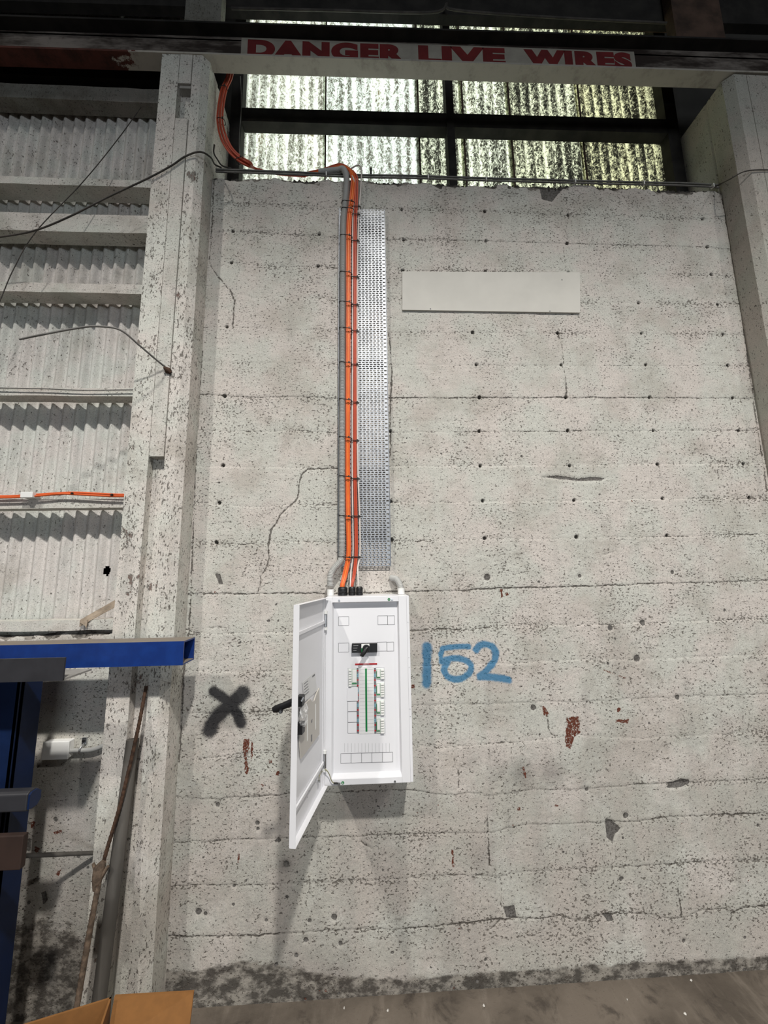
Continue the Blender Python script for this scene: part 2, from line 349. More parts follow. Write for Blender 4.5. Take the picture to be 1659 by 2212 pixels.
# ------------------------------------------------------------------ concrete walls with measured joints, cracks and marks
def interp_line(pts):
    W = np.array([at(x, y)[[0, 2]] for x, y in pts]); return W[:, 0], W[:, 1]
J = [ # (strength, photo polyline)
 (.55,[(500,440),(600,443),(690,447),(845,452),(1047,457),(1190,463),(1359,468),(1480,472),(1560,475)]),
 (.75,[(456,501),(503,499),(600,505),(690,509),(735,513),(850,517),(1050,520),(1218,526),(1400,530),(1531,534),(1575,539)]),
 (.7,[(470,575),(500,567),(560,573),(620,577),(690,575),(730,579),(840,583),(1050,586),(1225,589),(1359,591),(1590,596)]),
 (.6,[(450,638),(530,638),(545,645),(600,640),(650,645),(735,647),(850,650),(1359,655),(1600,657)]),
 (.6,[(445,708),(490,706),(600,712),(730,713),(850,718),(1021,718),(1205,720),(1386,721),(1610,723)]),
 (.6,[(440,780),(540,785),(585,783),(650,786),(730,786),(850,788),(1029,789),(1213,790),(1395,790),(1620,790)]),
 (.95,[(445,852),(485,855),(560,858),(650,856),(731,860),(840,859),(1033,859),(1223,859),(1405,859),(1630,860)]),
 (.8,[(440,929),(480,931),(560,932),(650,930),(723,934),(850,933),(1036,932),(1227,931),(1412,930),(1640,929)]),
 (.65,[(430,1008),(480,1009),(640,1011),(840,1008),(1038,1007),(1231,1006),(1421,1003),(1655,1002)]),
 (.75,[(425,1088),(480,1090),(520,1095),(575,1096),(610,1091),(640,1090),(730,1092),(845,1086),(1043,1085),(1240,1082),(1432,1078),(1700,1077)]),
 (.8,[(420,1172),(467,1176),(560,1175),(640,1170),(730,1172),(845,1170),(960,1167),(1047,1163),(1150,1165),(1245,1163),(1330,1161),(1445,1159),(1700,1153)]),
 (1.25,[(412,1282),(500,1283),(600,1281),(720,1282),(890,1277),(1000,1276),(1080,1270),(1180,1269),(1280,1266),(1380,1262),(1500,1259),(1700,1253)]),
 (.95,[(405,1360),(420,1367),(480,1370),(520,1366),(635,1366),(890,1363),(960,1358),(1000,1362),(1080,1353),(1200,1352),(1300,1350),(1385,1345),(1480,1343),(1530,1341),(1700,1335)]),
 (.75,[(400,1448),(450,1447),(500,1452),(600,1450),(900,1440),(1120,1432),(1250,1425),(1360,1425),(1500,1420),(1580,1417),(1700,1413)]),
 (.85,[(395,1539),(460,1540),(540,1538),(630,1536),(950,1521),(1050,1520),(1180,1514),(1230,1517),(1350,1510),(1500,1503),(1700,1498)]),
 (.75,[(390,1632),(420,1640),(470,1635),(560,1628),(890,1610),(960,1615),(1060,1605),(1140,1600),(1240,1588),(1359,1595),(1500,1588),(1700,1580)]),
 (.85,[(388,1720),(450,1725),(550,1720),(620,1715),(885,1704),(950,1716),(1040,1712),(1050,1720),(1150,1705),(1250,1705),(1380,1693),(1480,1690),(1600,1686),(1700,1680)]),
 (.9,[(380,1820),(500,1815),(620,1810),(885,1803),(980,1799),(1060,1799),(1120,1783),(1250,1777),(1380,1775),(1440,1765),(1560,1760),(1700,1755)]),
 (.85,[(375,1915),(450,1912),(560,1912),(700,1906),(880,1898),(1000,1890),(1080,1895),(1110,1885),(1250,1878),(1359,1873),(1440,1868),(1530,1860),(1700,1858)]),
 (1.1,[(365,2022),(450,2023),(560,2023),(650,2015),(770,2009),(860,2008),(960,2000),(1080,1986),(1180,1984),(1210,1980),(1260,1992),(1270,1982),(1300,1977),(1405,1974),(1425,1985),(1480,1984),(1520,1968),(1570,1963),(1580,1975),(1610,1960),(1700,1956)]),
]
CR = [ # cracks and vertical board ends: strength, polyline
 (.55,[(684,384),(688,440),(690,510),(687,575)]),(.45,[(866,395),(868,450),(868,520),(868,583)]),(.45,[(1045,450),(1048,520),(1048,586)]),
 (.7,[(1223,430),(1228,465),(1222,500),(1228,525)]),(.85,[(1217,530),(1220,555),(1223,585)]),(.45,[(1391,470),(1394,500),(1400,530)]),
 (.95,[(1213,788),(1219,800),(1222,820),(1223,840),(1224,858)]),(.75,[(1205,720),(1214,745),(1217,770),(1219,788)]),
 (1.0,[(840,720),(845,770),(847,800),(844,860),(842,900),(844,960),(840,1000)]),
 (1.0,[(463,383),(460,440),(457,500),(452,565),(455,575),(470,597),(495,625),(507,648),(504,690),(503,710)]),
 (1.15,[(731,1011),(665,1013),(652,1025),(646,1045),(643,1075),(636,1085),(622,1096),(605,1112),(597,1130),(585,1145),(583,1163),(580,1175),(581,1205),(576,1225),(562,1248),(563,1262),(557,1280)]),
 (.9,[(990,1662),(991,1700)]),(.9,[(1052,1765),(1055,1800),(1058,1868)]),(.9,[(1465,1922),(1470,1945),(1473,1985)]),(.7,[(1085,1893),(1083,1925),(1084,1960)]),
 (.9,[(1182,1548),(1186,1580),(1200,1592)]),(.9,[(780,1818),(796,1830),(802,1835)]),(.8,[(1255,1905),(1265,1930)]),(.7,[(620,1735),(645,1730),(660,1720)]),
 (1.0,[(1555,412),(1567,470),(1579,530),(1595,620),(1617,780),(1634,895),(1648,985),(1658,1060)]),
 (1.0,[(437,760),(430,850),(425,930),(418,1100),(413,1260),(408,1360),(397,1450),(392,1560),(387,1648)]),
 (.8,[(1080,1990),(1060,2010)]),(.9,[(1490,1700),(1475,1688),(1440,1693)]),(.7,[(1300,1200),(1330,1190)]),(.8,[(490,1357),(470,1355),(450,1357)]),
]
HOLES = [(503,499),(690,505),(500,567),(687,573),(868,452),(872,517),(870,583),(1047,457),(1050,520),(1049,585),(1227,465),(1225,526),(1228,588),(1518,473),(1528,533),(1538,592),
 (1380,654),(1551,657),(490,706),(1021,718),(1205,719),(1386,720),(1563,722),(1029,787),(1213,788),(1395,788),(1573,789),(485,855),(1036,858),(1223,858),(1404,858),(1584,859),(843,931),(1036,931),
 (1227,930),(1412,930),(1597,930),(1038,1006),(1231,1006),(1421,1003),(1608,1002),(481,1005),(1043,1082),(1240,1081),(1432,1077),(1620,1075),(473,1086),(843,1083),(1047,1163),(1245,1160),(1441,1157),(467,1172),(846,1166)]
def disc(x, y, r): return [(x+r*math.cos(a), y+r*math.sin(a)*1.1) for a in np.linspace(0, 2*math.pi, 9)[:-1]]
GREY = [[(1308,1768),(1322,1772),(1342,1790),(1330,1803),(1324,1820),(1312,1810)],[(1088,1962),(1112,1956),(1117,1985),(1095,1984)],[(1303,1978),(1322,1975),(1328,1991),(1314,1993)],
 [(1165,398),(1225,402),(1205,420),(1192,436),(1170,430)],[(1098,392),(1106,394),(1103,410),(1097,408)],[(1445,1693),(1470,1682),(1488,1684),(1490,1694),(1465,1702),(1440,1702)],
 disc(1352,1762,6),disc(1375,1422,7),disc(1318,1356,6),disc(1388,1345,6),disc(1052,1247,7),disc(1252,1244,4),disc(1452,1236,4),disc(1463,1506,5),disc(1152,1528,6),disc(722,1983,7),
 disc(428,1971,7),disc(443,1975,4),disc(470,1738,5),disc(556,1778,5),disc(557,1790,4),disc(602,1816,5),disc(618,1868,7),[(1170,1030),(1205,1027),(1250,1034),(1275,1030),(1308,1033),(1300,1038),(1255,1039),(1210,1035)],
 [(463,1238),(475,1240),(482,1262),(474,1262)],disc(1268,1706,4),disc(668,1990,4),disc(1480,2035,4),disc(1343,1900,5),disc(575,1990,4),disc(505,1915,4),disc(660,2032,5),disc(735,2040,5),disc(640,2066,5)]
RED = [[(1222,1550),(1250,1546),(1253,1582),(1240,1592),(1232,1618),(1222,1612),(1219,1590),(1224,1570)],[(1171,1524),(1178,1526),(1184,1540),(1182,1548),(1174,1545)],disc(1336,1533,5),[(1328,1552),(1340,1555),(1358,1552),(1356,1562),(1330,1560)],
 [(526,1596),(539,1597),(538,1618),(533,1640),(538,1665),(534,1675),(528,1668),(529,1640),(524,1618)],[(543,1600),(547,1600),(545,1644),(541,1644)],disc(584,1644,4),disc(567,1696,3),[(1127,1656),(1132,1656),(1137,1680),(1133,1680)],
 [(975,1835),(980,1835),(981,1875),(977,1875)],disc(1120,1748,4),[(1200,1737),(1213,1740),(1212,1743),(1198,1741)],[(514,1840),(518,1842),(516,1865),(512,1862)],[(1300,1445),(1350,1463),(1349,1465),(1299,1447)],disc(600,1670,5),disc(892,1483,4),[(1080,1272),(1086,1273),(1086,1288),(1083,1292)],disc(1095,1284,4)]
BLACKP = [([(463,1494),(480,1505),(497,1520),(512,1540),(521,1562)],15),([(526,1497),(510,1512),(488,1530),(465,1552),(453,1578)],21)]
def g2(pts): return [(400+x/2.074, 1350+y/2.074) for x, y in pts]
BLUEP = [(g2([(1082,95),(1084,180),(1080,262)]),13),(g2([(1270,98),(1210,98),(1152,104)]),8),(g2([(1152,104),(1146,140),(1148,158)]),8),
 (g2([(1150,165),(1200,148),(1250,155),(1278,182),(1265,222),(1220,240),(1180,232),(1158,200),(1172,168)]),9),
 (g2([(1302,112),(1325,88),(1362,88),(1388,115),(1382,160),(1350,205),(1318,232)]),10),(g2([(1318,232),(1370,233),(1410,240),(1448,246)]),10)]
SOFT = [((1020,1640),16,.4),((1125,1668),28,.5),((1190,1668),26,.5),((1080,1655),22,.3),((615,1868),12,.7),((1560,1560),20,.25),((560,450),60,.12),((640,2090),60,.3),((700,2130),50,.4),((1040,1850),30,.2),((940,1960),45,.15),((1300,1660),60,.18),((1140,1555),30,.2)]

def seg_d(X, Z, pts):
    d = np.full(X.shape, 1e3)
    for (x0, z0), (x1, z1) in zip(pts[:-1], pts[1:]):
        vx, vz = x1-x0, z1-z0; L = vx*vx+vz*vz+1e-12
        t = np.clip(((X-x0)*vx+(Z-z0)*vz)/L, 0, 1)
        d = np.minimum(d, np.hypot(X-x0-t*vx, Z-z0-t*vz))
    return d
def inside(X, Z, poly):
    r = np.zeros(X.shape, bool); n = len(poly)
    for i in range(n):
        x0, z0 = poly[i]; x1, z1 = poly[(i+1) % n]
        c = ((z0 > Z) != (z1 > Z)) & (X < (x1-x0)*(Z-z0)/(z1-z0+1e-12)+x0); r ^= c
    return r
def fbm2(shape, ext, freq, octv=4, seed=0):
    """smooth value noise on a grid of `shape` covering ext metres"""
    r = np.random.RandomState(seed); out = np.zeros(shape); amp = 1.0; tot = 0
    for o in range(octv):
        f = freq*2**o; nx, nz = int(ext[0]*f)+3, int(ext[1]*f)+3; G = r.rand(nx, nz)
        xs = np.linspace(0, ext[0]*f, shape[0]); zs = np.linspace(0, ext[1]*f, shape[1])
        i = xs.astype(int); j = zs.astype(int); u = xs-i; v = zs-j; u = (u*u*(3-2*u))[:, None]; v = (v*v*(3-2*v))[None]
        out += amp*(G[i][:, j]*(1-u)*(1-v)+G[i+1][:, j]*u*(1-v)+G[i][:, j+1]*(1-u)*v+G[i+1][:, j+1]*u*v); tot += amp; amp *= .5
    return out/tot-0.5
def local(X, Z, pts, pad):
    p = np.array(pts); x, z = X[:, 0], Z[0]
    i0, i1 = np.searchsorted(x, [p[:, 0].min()-pad, p[:, 0].max()+pad]); j0, j1 = np.searchsorted(z, [p[:, 1].min()-pad, p[:, 1].max()+pad])
    return slice(i0, i1), slice(j0, j1)
def build_wall(name, x0, x1, z0, z1, y, step, joints, cracks, grey, red, black, blue, soft, holes, dirtf, seed, back):
    nx, nz = int((x1-x0)/step)+1, int((z1-z0)/step)+1
    X, Z = np.meshgrid(np.linspace(x0, x1, nx), np.linspace(z0, z1, nz), indexing='ij')
    ext = (x1-x0, z1-z0)
    n1 = fbm2((nx, nz), ext, 2.5, 4, seed); n2 = fbm2((nx, nz), ext, 20, 3, seed+1); n3 = fbm2((nx, nz), ext, 60, 2, seed+2)
    joint = np.zeros((nx, nz)); rough = np.zeros((nx, nz)); Yd = n1*0.006+n2*0.0022+n3*0.0016
    lines = [(s, interp_line(p)) for s, p in joints]
    board = np.zeros((nx, nz))
    for k, (s, (lx, lz)) in enumerate(lines):
        zl = np.interp(X[:, 0], lx, lz)[:, None]+n2*0.008+n3*0.006
        d = np.abs(Z-zl); jj = np.clip(1-d/0.011, 0, 1); st = s*(0.62+0.38*np.clip(0.5+3*fbm2((nx, 1), (ext[0], .1), 3, 3, seed+30+k), 0, 1))
        joint = np.maximum(joint, np.clip(jj*np.clip(0.35+0.65*st, 0, 1.25), 0, 1)*(jj > 0))
        rough = np.maximum(rough, np.exp(-(d/0.022)**2)*np.clip(0.1+5*n1+0.35*s, 0, 1)*0.6)
        board += (Z > zl)*nr.uniform(-1, 1)*0.0022
        Yd += np.exp(-(d/0.004)**2)*0.0016*min(1.1, s)
    Yd += board-board.mean()
    for s, p in cracks:
        W = np.array([at(*q)[[0, 2]] for q in p]); sl = local(X, Z, W, 0.03)
        d = seg_d(X[sl]+n3[sl]*0.008, Z[sl]+n3[sl]*0.008, W); jj = np.clip(1-d/0.012, 0, 1)
        joint[sl] = np.maximum(joint[sl], np.clip(jj*(0.35+0.65*s), 0, 1)); Yd[sl] += np.exp(-(d/0.004)**2)*0.003*s
    def polys(L, soften=0.008):
        A = np.zeros((nx, nz))
        for p in L:
            W = np.array([at(*q)[[0, 2]] for q in p]); sl = local(X, Z, W, 0.05)
            d = seg_d(X[sl], Z[sl], list(map(tuple, W))+[tuple(W[0])]); sd = np.where(inside(X[sl], Z[sl], W), d, -d)
            A[sl] = np.maximum(A[sl], np.clip(0.5+sd/soften*0.5, 0, 1))
        return A
    G = polys(grey, 0.010); R = polys(red, 0.012); Yd += G*0.005
    def strokes(L):
        A = np.zeros((nx, nz))
        for p, w in L:
            W = np.array([at(*q)[[0, 2]] for q in p]); sl = local(X, Z, W, 0.08)
            W = np.array(spline([np.array([a, b, 0.]) for a, b in W], 5))[:, :2]
            d = seg_d(X[sl]+n3[sl]*.01, Z[sl]+n2[sl]*.01, W); wm = w*1.0/850*1.95/2*1.3
            A[sl] = np.maximum(A[sl], np.clip(1.0-(d-wm*0.30)/(wm*1.45), 0, 1))
        return A
    BK = strokes(black); BL = strokes(blue)
    S = np.zeros((nx, nz))
    for (px, py), r, s in soft:
        c = at(px, py); rr = r/850*2.1; S = np.maximum(S, s*np.exp(-(((X-c[0])**2+(Z-c[2])**2)/rr**2))*np.clip(1+n1*3, 0, 1.5))
    for h in holes:
        c = at(*h)[[0, 2]]; rr = 0.0068+0.002*nr.rand(); sl = local(X, Z, [c, c], 0.05)
        d = np.hypot(X[sl]-c[0], Z[sl]-c[1]); Yd[sl] += np.clip((rr+0.002-d)/0.004, 0, 1)*0.018
        joint[sl] = np.maximum(joint[sl], np.clip(2.2-d/rr*1.3, 0, 1)); G[sl] *= 1
    D = dirtf(X, Z, n1)
    # random small spalls, more of them low on the wall
    for k in range(330):
        cx = x0+nr.rand()*(x1-x0); cz = z0+(nr.rand()**1.7)*(z1-z0)*0.62; rr = (0.002+0.0055*nr.rand()**3); sl = local(X, Z, [(cx, cz)]*2, 0.03)
        an = nr.rand()*3; e = 1+nr.rand()*1.2; dx = X[sl]-cx; dz = Z[sl]-cz; d = np.hypot((dx*math.cos(an)+dz*math.sin(an))*e, -dx*math.sin(an)+dz*math.cos(an))+n3[sl]*0.006
        T = R if nr.rand() < 0.16 else G
        T[sl] = np.maximum(T[sl], np.clip(0.5+(rr-d)/0.006, 0, 1)); Yd[sl] += np.clip((rr-d)/0.004, 0, 1)*0.004
    top = np.clip((Z-(z1-0.06))/0.06, 0, 1)
    if back: # ragged broken top edge
        chip = fbm2((nx, 1), (ext[0], .1), 5, 5, seed+9); Zt = Z+top*(chip*0.055+0.0075*(X-0.5)); Yd += top**3*0.012*(1+2*n2)
        D = np.maximum(D, np.clip((Z+0.10*n2+0.05*n1-(z1-0.020))/0.016, 0, 1))
    else: Zt = Z
    V = np.stack([X, y+Yd, Zt], -1).reshape(-1, 3)
    idx = np.arange(nx*nz).reshape(nx, nz); q = np.stack([idx[:-1, :-1], idx[1:, :-1], idx[1:, 1:], idx[:-1, 1:]], -1).reshape(-1, 4)
    nv0 = len(V)
    bx = [(x0, y+.02, z0), (x1, y+.02, z0), (x1, y+back_t, z0), (x0, y+back_t, z0)]
    zt = z1-0.03 if back else z1
    bxt = [(a, b, zt) for a, b, c in bx]
    V = np.vstack([V, bx, bxt]); bq = np.array([(0,3,2,1),(4,5,6,7),(0,1,5,4),(1,2,6,5),(2,3,7,6),(3,0,4,7)])+nv0
    Q = np.vstack([q, bq])
    me = bpy.data.meshes.new(name); me.vertices.add(len(V)); me.vertices.foreach_set('co', V.ravel())
    me.loops.add(Q.size); me.loops.foreach_set('vertex_index', Q.ravel().astype(np.int32))
    me.polygons.add(len(Q)); me.polygons.foreach_set('loop_start', np.arange(0, Q.size, 4, dtype=np.int32)); me.polygons.foreach_set('loop_total', np.full(len(Q), 4, dtype=np.int32))
    mi = np.zeros(len(Q), dtype=np.int32); mi[-6:] = 1; me.materials.append(MAT['wall']); me.materials.append(MAT['core']); me.polygons.foreach_set('material_index', mi)
    me.update(calc_edges=True); me.polygons.foreach_set('use_smooth', (mi == 0))
    def attr(nm, chans):
        a = me.color_attributes.new(nm, 'FLOAT_COLOR', 'POINT'); A = np.zeros((len(V), 4)); 
        for i, c in enumerate(chans): A[:nv0, i] = np.clip(c, 0, 1).ravel()
        a.data.foreach_set('color', A.ravel())
    attr('marks_a', (joint, np.clip(rough, 0, 1), G, R)); attr('marks_b', (BK, BL, D, S))
    o = bpy.data.objects.new(name, me); col.objects.link(o); return struct(o)
back_t = 0.17
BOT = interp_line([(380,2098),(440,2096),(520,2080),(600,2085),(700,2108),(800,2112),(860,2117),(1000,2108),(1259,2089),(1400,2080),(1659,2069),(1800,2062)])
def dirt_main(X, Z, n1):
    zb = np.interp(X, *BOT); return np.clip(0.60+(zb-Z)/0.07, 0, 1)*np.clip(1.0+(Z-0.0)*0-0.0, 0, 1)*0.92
build_wall('wall_back', -0.90, 2.22, 0.0, 3.995, 0.0, 0.004, J, CR, GREY, RED, BLACKP, BLUEP, SOFT, HOLES, dirt_main, 3, True)
back_t = 0.12
JL = [(.8,[(0,1492),(130,1489),(235,1489)]),(.85,[(0,1545),(60,1543),(120,1536),(232,1533)]),(.7,[(0,1720),(120,1722),(215,1720)]),(.5,[(60,1818),(200,1815)])]
JL = [(s, [(-400, p[0][1]+8)]+p) for s, p in JL]
GL = [[(228,1632),(236,1650),(265,1652),(258,1672),(235,1678),(228,1660)],[(88,1930),(98,1925),(103,1945),(92,1955)],[(46,1812),(66,1812),(66,1838),(46,1838)],disc(120,1770,5),disc(62,1950,4)]
RL = [[(66,1775),(76,1772),(76,1790),(70,1792)],[(116,1796),(134,1790),(135,1798),(120,1802)],[(75,1826),(86,1830),(86,1842),(76,1840)],[(120,1888),(134,1873),(132,1884),(126,1892)]]
BL2 = interp_line([(-400,2010),(0,1975),(60,1985),(110,1978),(150,1992),(185,2030),(240,2060)])
def dirt_left(X, Z, n1): return np.clip(0.62+(np.interp(X, *BL2)-Z)/0.25, 0, 1)*0.8
build_wall('wall_left', -3.4, -1.06, 0.0, 1.525, 0.0, 0.006, JL, [], GL, RL, [], [], [((115,1745),30,.3)], [], dirt_left, 21, True)

# ------------------------------------------------------------------ floor, shed shell
b = MB(); b.add([(-12,-16,0),(12,-16,0),(12,0.3,0),(-12,0.3,0)], [(0,1,2,3)]); b.add([(-12,-16,-.2),(12,-16,-.2),(12,0.3,-.2),(-12,0.3,-.2)], [(3,2,1,0)])
struct(b.build('floor', MAT['floor']))
struct(MB().box(-12,12,-16,0.5,9.6,9.75).build('ceiling', MAT['shed']))
struct(MB().box(-12,12,-16.2,-16,0,9.6).build('wall_front', MAT['shed']))
struct(MB().box(12,12.2,-16,0.5,0,9.6).build('wall_right', MAT['shed']))
struct(MB().box(-12.2,-12,-16,0.5,0,9.6).build('wall_far_left', MAT['shed']))
b = MB(); b.box(2.16,12,0.335,0.45,0,9.6); b.box(-12,-3.4,0.3,0.45,0,9.6); b.box(-3.4,2.16,0.36,0.5,6.4,9.6); b.box(-3.4,-0.815,0.335,0.5,0,6.4)
struct(b.build('wall_upper', MAT['shed']))
# ------------------------------------------------------------------ pillars
ZT = 4.60
def section(pts, z0, z1): 
    m = MB(); n = len(pts); zs = list(np.linspace(z0, z1, 30))
    V = [(x, y, z) for z in zs for x, y in pts]; Fs = [(k*n+i, k*n+(i+1) % n, (k+1)*n+(i+1) % n, (k+1)*n+i) for k in range(len(zs)-1) for i in range(n)]
    m.add(V, Fs); m.add([(x, y, z1) for x, y in pts], [tuple(range(n))]); m.add([(x, y, z0) for x, y in pts], [tuple(range(n))[::-1]]); return m
pl = thing('concrete_pillar', 'whitewashed concrete pillar left of the main wall, slotted down its front', 'pillar', (-0.96, -0.02, 0))
PS = [(-1.088,.30),(-1.088,-.15),(-.994,-.15),(-.994,-.105),(-.921,-.105),(-.921,-.15),(-.874,-.15),(-.842,-.12),(-.842,-.01),(-.846,0.0),(-.842,.012),(-.842,.30)]
section(PS, 0, ZT).build('shaft', MAT['pillar'], pl)
MB().box(-.9915,-.9255,-.152,-.10,2.312,4.172).build('filler_strip', MAT['timber'], pl, 0.002)
MB().box(-.9915,-.9255,-.151,-.10,4.40,ZT-.002).build('filler_strip', MAT['timber'], pl, 0.002)
MB().box(-.985,-.925,-.147,-.10,4.372,4.388).build('bracket', MAT['greysteel'], pl, 0.001)
pr = thing('concrete_pillar', 'whitewashed concrete pillar at the right edge of the picture', 'pillar', (2.3, -0.02, 0))
PR = [(2.148,.30),(2.148,.012),(2.152,0),(2.148,-.01),(2.148,-.11),(2.185,-.15),(2.26,-.15),(2.262,-.145),(2.264,-.15),(2.50,-.15),(2.50,.30)]
section(PR, 0, ZT+.035).build('shaft', MAT['pillar_smooth'], pr)

# ------------------------------------------------------------------ crane beam with painted sign
bz0, bz1 = 4.612, 4.668
def bz(x, o): return 4.607+0.017*x+o
bm = thing('crane_beam', 'grimy steel beam running across the tops of both pillars', 'beam', (0, -.1, 4.6))
def slab(m, x0, x1, y0, y1, o0, o1): m.hexa([(x0,y0,bz(x0,o0)),(x1,y0,bz(x1,o0)),(x1,y1,bz(x1,o0)),(x0,y1,bz(x0,o0))], [(x0,y0,bz(x0,o1)),(x1,y0,bz(x1,o1)),(x1,y1,bz(x1,o1)),(x0,y1,bz(x0,o1))])
def tf(x, o): return bz(x, .218)+.0068*(x+.68)+o
m = MB(); slab(m, -4, 4, -.155, -.072, 0, .012); m.build('bottom_flange', MAT['beam'], bm)
m = MB(); slab(m, -4, 4, -.103, -.085, .012, .19)
m.hexa([(x, y, bz(x, .18)) for x, y in ((-4,-.103),(4,-.103),(4,-.085),(-4,-.085))], [(x, y, tf(x, -.009)) for x, y in ((-4,-.103),(4,-.103),(4,-.085),(-4,-.085))]); m.build('web', MAT['web'], bm)
m = MB(); m.hexa([(x, y, tf(x, -.010)) for x, y in ((-4,-.16),(4,-.16),(4,-.04),(-4,-.04))], [(x, y, tf(x, .002)) for x, y in ((-4,-.16),(4,-.16),(4,-.04),(-4,-.04))]); m.build('top_flange', MAT['blacksteel'], bm)
# sign painted on the web
def web_pt(px, py): return at(px, py, -.104)
sg = thing('warning_sign', 'long dirty white board reading DANGER LIVE WIRES on the beam', 'sign', web_pt(940, 115))
m = MB(); a0 = web_pt(522, 88); a1 = web_pt(1368, 110)
m.hexa([(a0[0],-.108,bz(a0[0],.02)),(a1[0],-.108,bz(a1[0],.02)),(a1[0],-.1035,bz(a1[0],.02)),(a0[0],-.1035,bz(a0[0],.02))], [(a0[0],-.108,bz(a0[0],.198)),(a1[0],-.108,bz(a1[0],.198)),(a1[0],-.1035,bz(a1[0],.198)),(a0[0],-.1035,bz(a0[0],.198))])
m.build('board', MAT['signwhite'], sg)
def lettering(txt, xa, xb, z0, z1, y, mat, parent, tilt, name='lettering', bold=0.02, depth=0.0015):
    cu = bpy.data.curves.new(name, 'FONT'); cu.body = txt; cu.offset = bold; cu.size = 1.0; cu.space_character = 1.12
    tmp = bpy.data.objects.new('tmp_text', cu); col.objects.link(tmp)
    bpy.context.view_layer.update()
    dg = bpy.context.evaluated_depsgraph_get(); me = bpy.data.meshes.new_from_object(tmp.evaluated_get(dg)); bpy.data.objects.remove(tmp)
    co = np.array([v.co[:] for v in me.vertices]); mn, mx = co.min(0), co.max(0)
    u = (co[:, 0]-mn[0])/(mx[0]-mn[0]); v = (co[:, 1]-mn[1])/(mx[1]-mn[1]); off = parent_loc(parent)
    x = xa+u*(xb-xa); z = z0+v*(z1-z0)+tilt*x
    P = np.stack([x, np.full_like(x, y), z], -1)-off
    for vt, p in zip(me.vertices, P): vt.co = p
    me.name = name; me.materials.clear(); me.materials.append(mat); me.update()
    o = bpy.data.objects.new(name, me); col.objects.link(o); o.parent = parent; return o
for w, p0, p1 in (('DANGER',535,875),('LIVE',903,1090),('WIRES',1130,1360)):
    lettering(w, web_pt(p0,110)[0], web_pt(p1,110)[0], 4.607+.06, 4.607+.188, -.1088, MAT['signred'], sg, .017, bold=0.07)

# ------------------------------------------------------------------ clerestory window over the wall
WY = .20
win = bpy.data.objects.new('window_1', None); col.objects.link(win); win.location = (.66, WY, 4.0); struct(win)
MB().box(-.842,-.772,WY,WY+.07,4.0,6.4).build('jamb', MAT['blacksteel'], win)
MB().box(2.066,2.148,WY,WY+.07,4.0,6.4).build('jamb', MAT['blacksteel'], win)
MB().box(.555,.605,WY-.01,WY+.06,3.98,6.4).build('mullion', MAT['blacksteel'], win)
m = MB(); m.hexa([(-.77,WY,4.64),(2.07,WY,4.675),(2.07,WY+.07,4.675),(-.77,WY+.07,4.64)], [(-.77,WY,4.742),(2.07,WY,4.788),(2.07,WY+.07,4.788),(-.77,WY+.07,4.742)]); m.build('transom', MAT['blacksteel'], win)
MB().box(-.77,2.07,WY,WY+.06,4.0,4.06).build('sill_rail', MAT['blacksteel'], win)
ha, hb = at(540,32,.10), at(1420,62,.10)
def hz(x, o): return ha[2]+(hb[2]-ha[2])*(x-ha[0])/(hb[0]-ha[0])+o
m = MB(); m.hexa([(-.84,.10,hz(-.84,0)),(2.3,.10,hz(2.3,0)),(2.3,.12,hz(2.3,0)),(-.84,.12,hz(-.84,0))], [(-.84,.10,hz(-.84,.12)),(2.3,.10,hz(2.3,.12)),(2.3,.12,hz(2.3,.12)),(-.84,.12,hz(-.84,.12))]); m.build('head_rail', MAT['brownsteel'], win)
def corrugated(x0, x1, z0, z1, y, pitch, amp, step=0.006, th=0.003, zs=2, wob=0.0, hole=None):
    m = MB(); n = int((x1-x0)/step)+1; xs = np.linspace(x0, x1, n); V = []
    Zs = np.linspace(z0, z1, zs)
    for off in (0, th):
        for z in Zs:
            for x in xs:
                V.append((x, y+off+amp*math.sin(2*math.pi*x/pitch)+wob*math.sin(z*3.1+x*2), z))
    Fs = []
    for k in range(zs-1):
        for i in range(n-1):
            q = (k*n+i, k*n+i+1, (k+1)*n+i+1, (k+1)*n+i)
            if hole and abs(xs[i]-hole[0]) < hole[2] and abs((Zs[k]+Zs[k+1])/2-hole[1]) < hole[2] and (xs[i]-hole[0])**2+((Zs[k]+Zs[k+1])/2-hole[1])**2 < hole[2]**2: continue
            Fs.append(q); Fs.append(tuple(zs*n+j for j in q[::-1]))
    m.add(V, Fs, True); return m
PX = [-.80,-.246,.39,.70,1.031,1.539,2.19]
PC = [((.90,.92,.84),.40,.30),((.88,.92,.86),.40,.26),((.80,.82,.70),.44,.09),((.86,.88,.76),.43,.10),((.82,.83,.68),.44,.08),((.80,.79,.60),.45,.07)]
for i in range(6):
    mt = m_pane('weathered_fibreglass_%s' % ['a','b','c','d','e','f'][i], PC[i][0], PC[i][1], i*1.7+1, PC[i][2])
    corrugated(PX[i]-(.02 if i else 0), PX[i+1], 3.95, 6.45, .315-(.006 if i % 2 else 0), .066, .009).build('pane', mt, win)
    if i: MB().box(PX[i]-.006,PX[i]+.004,.296,.303,3.95,6.4).build('glazing_bar', MAT['brownsteel'], win)
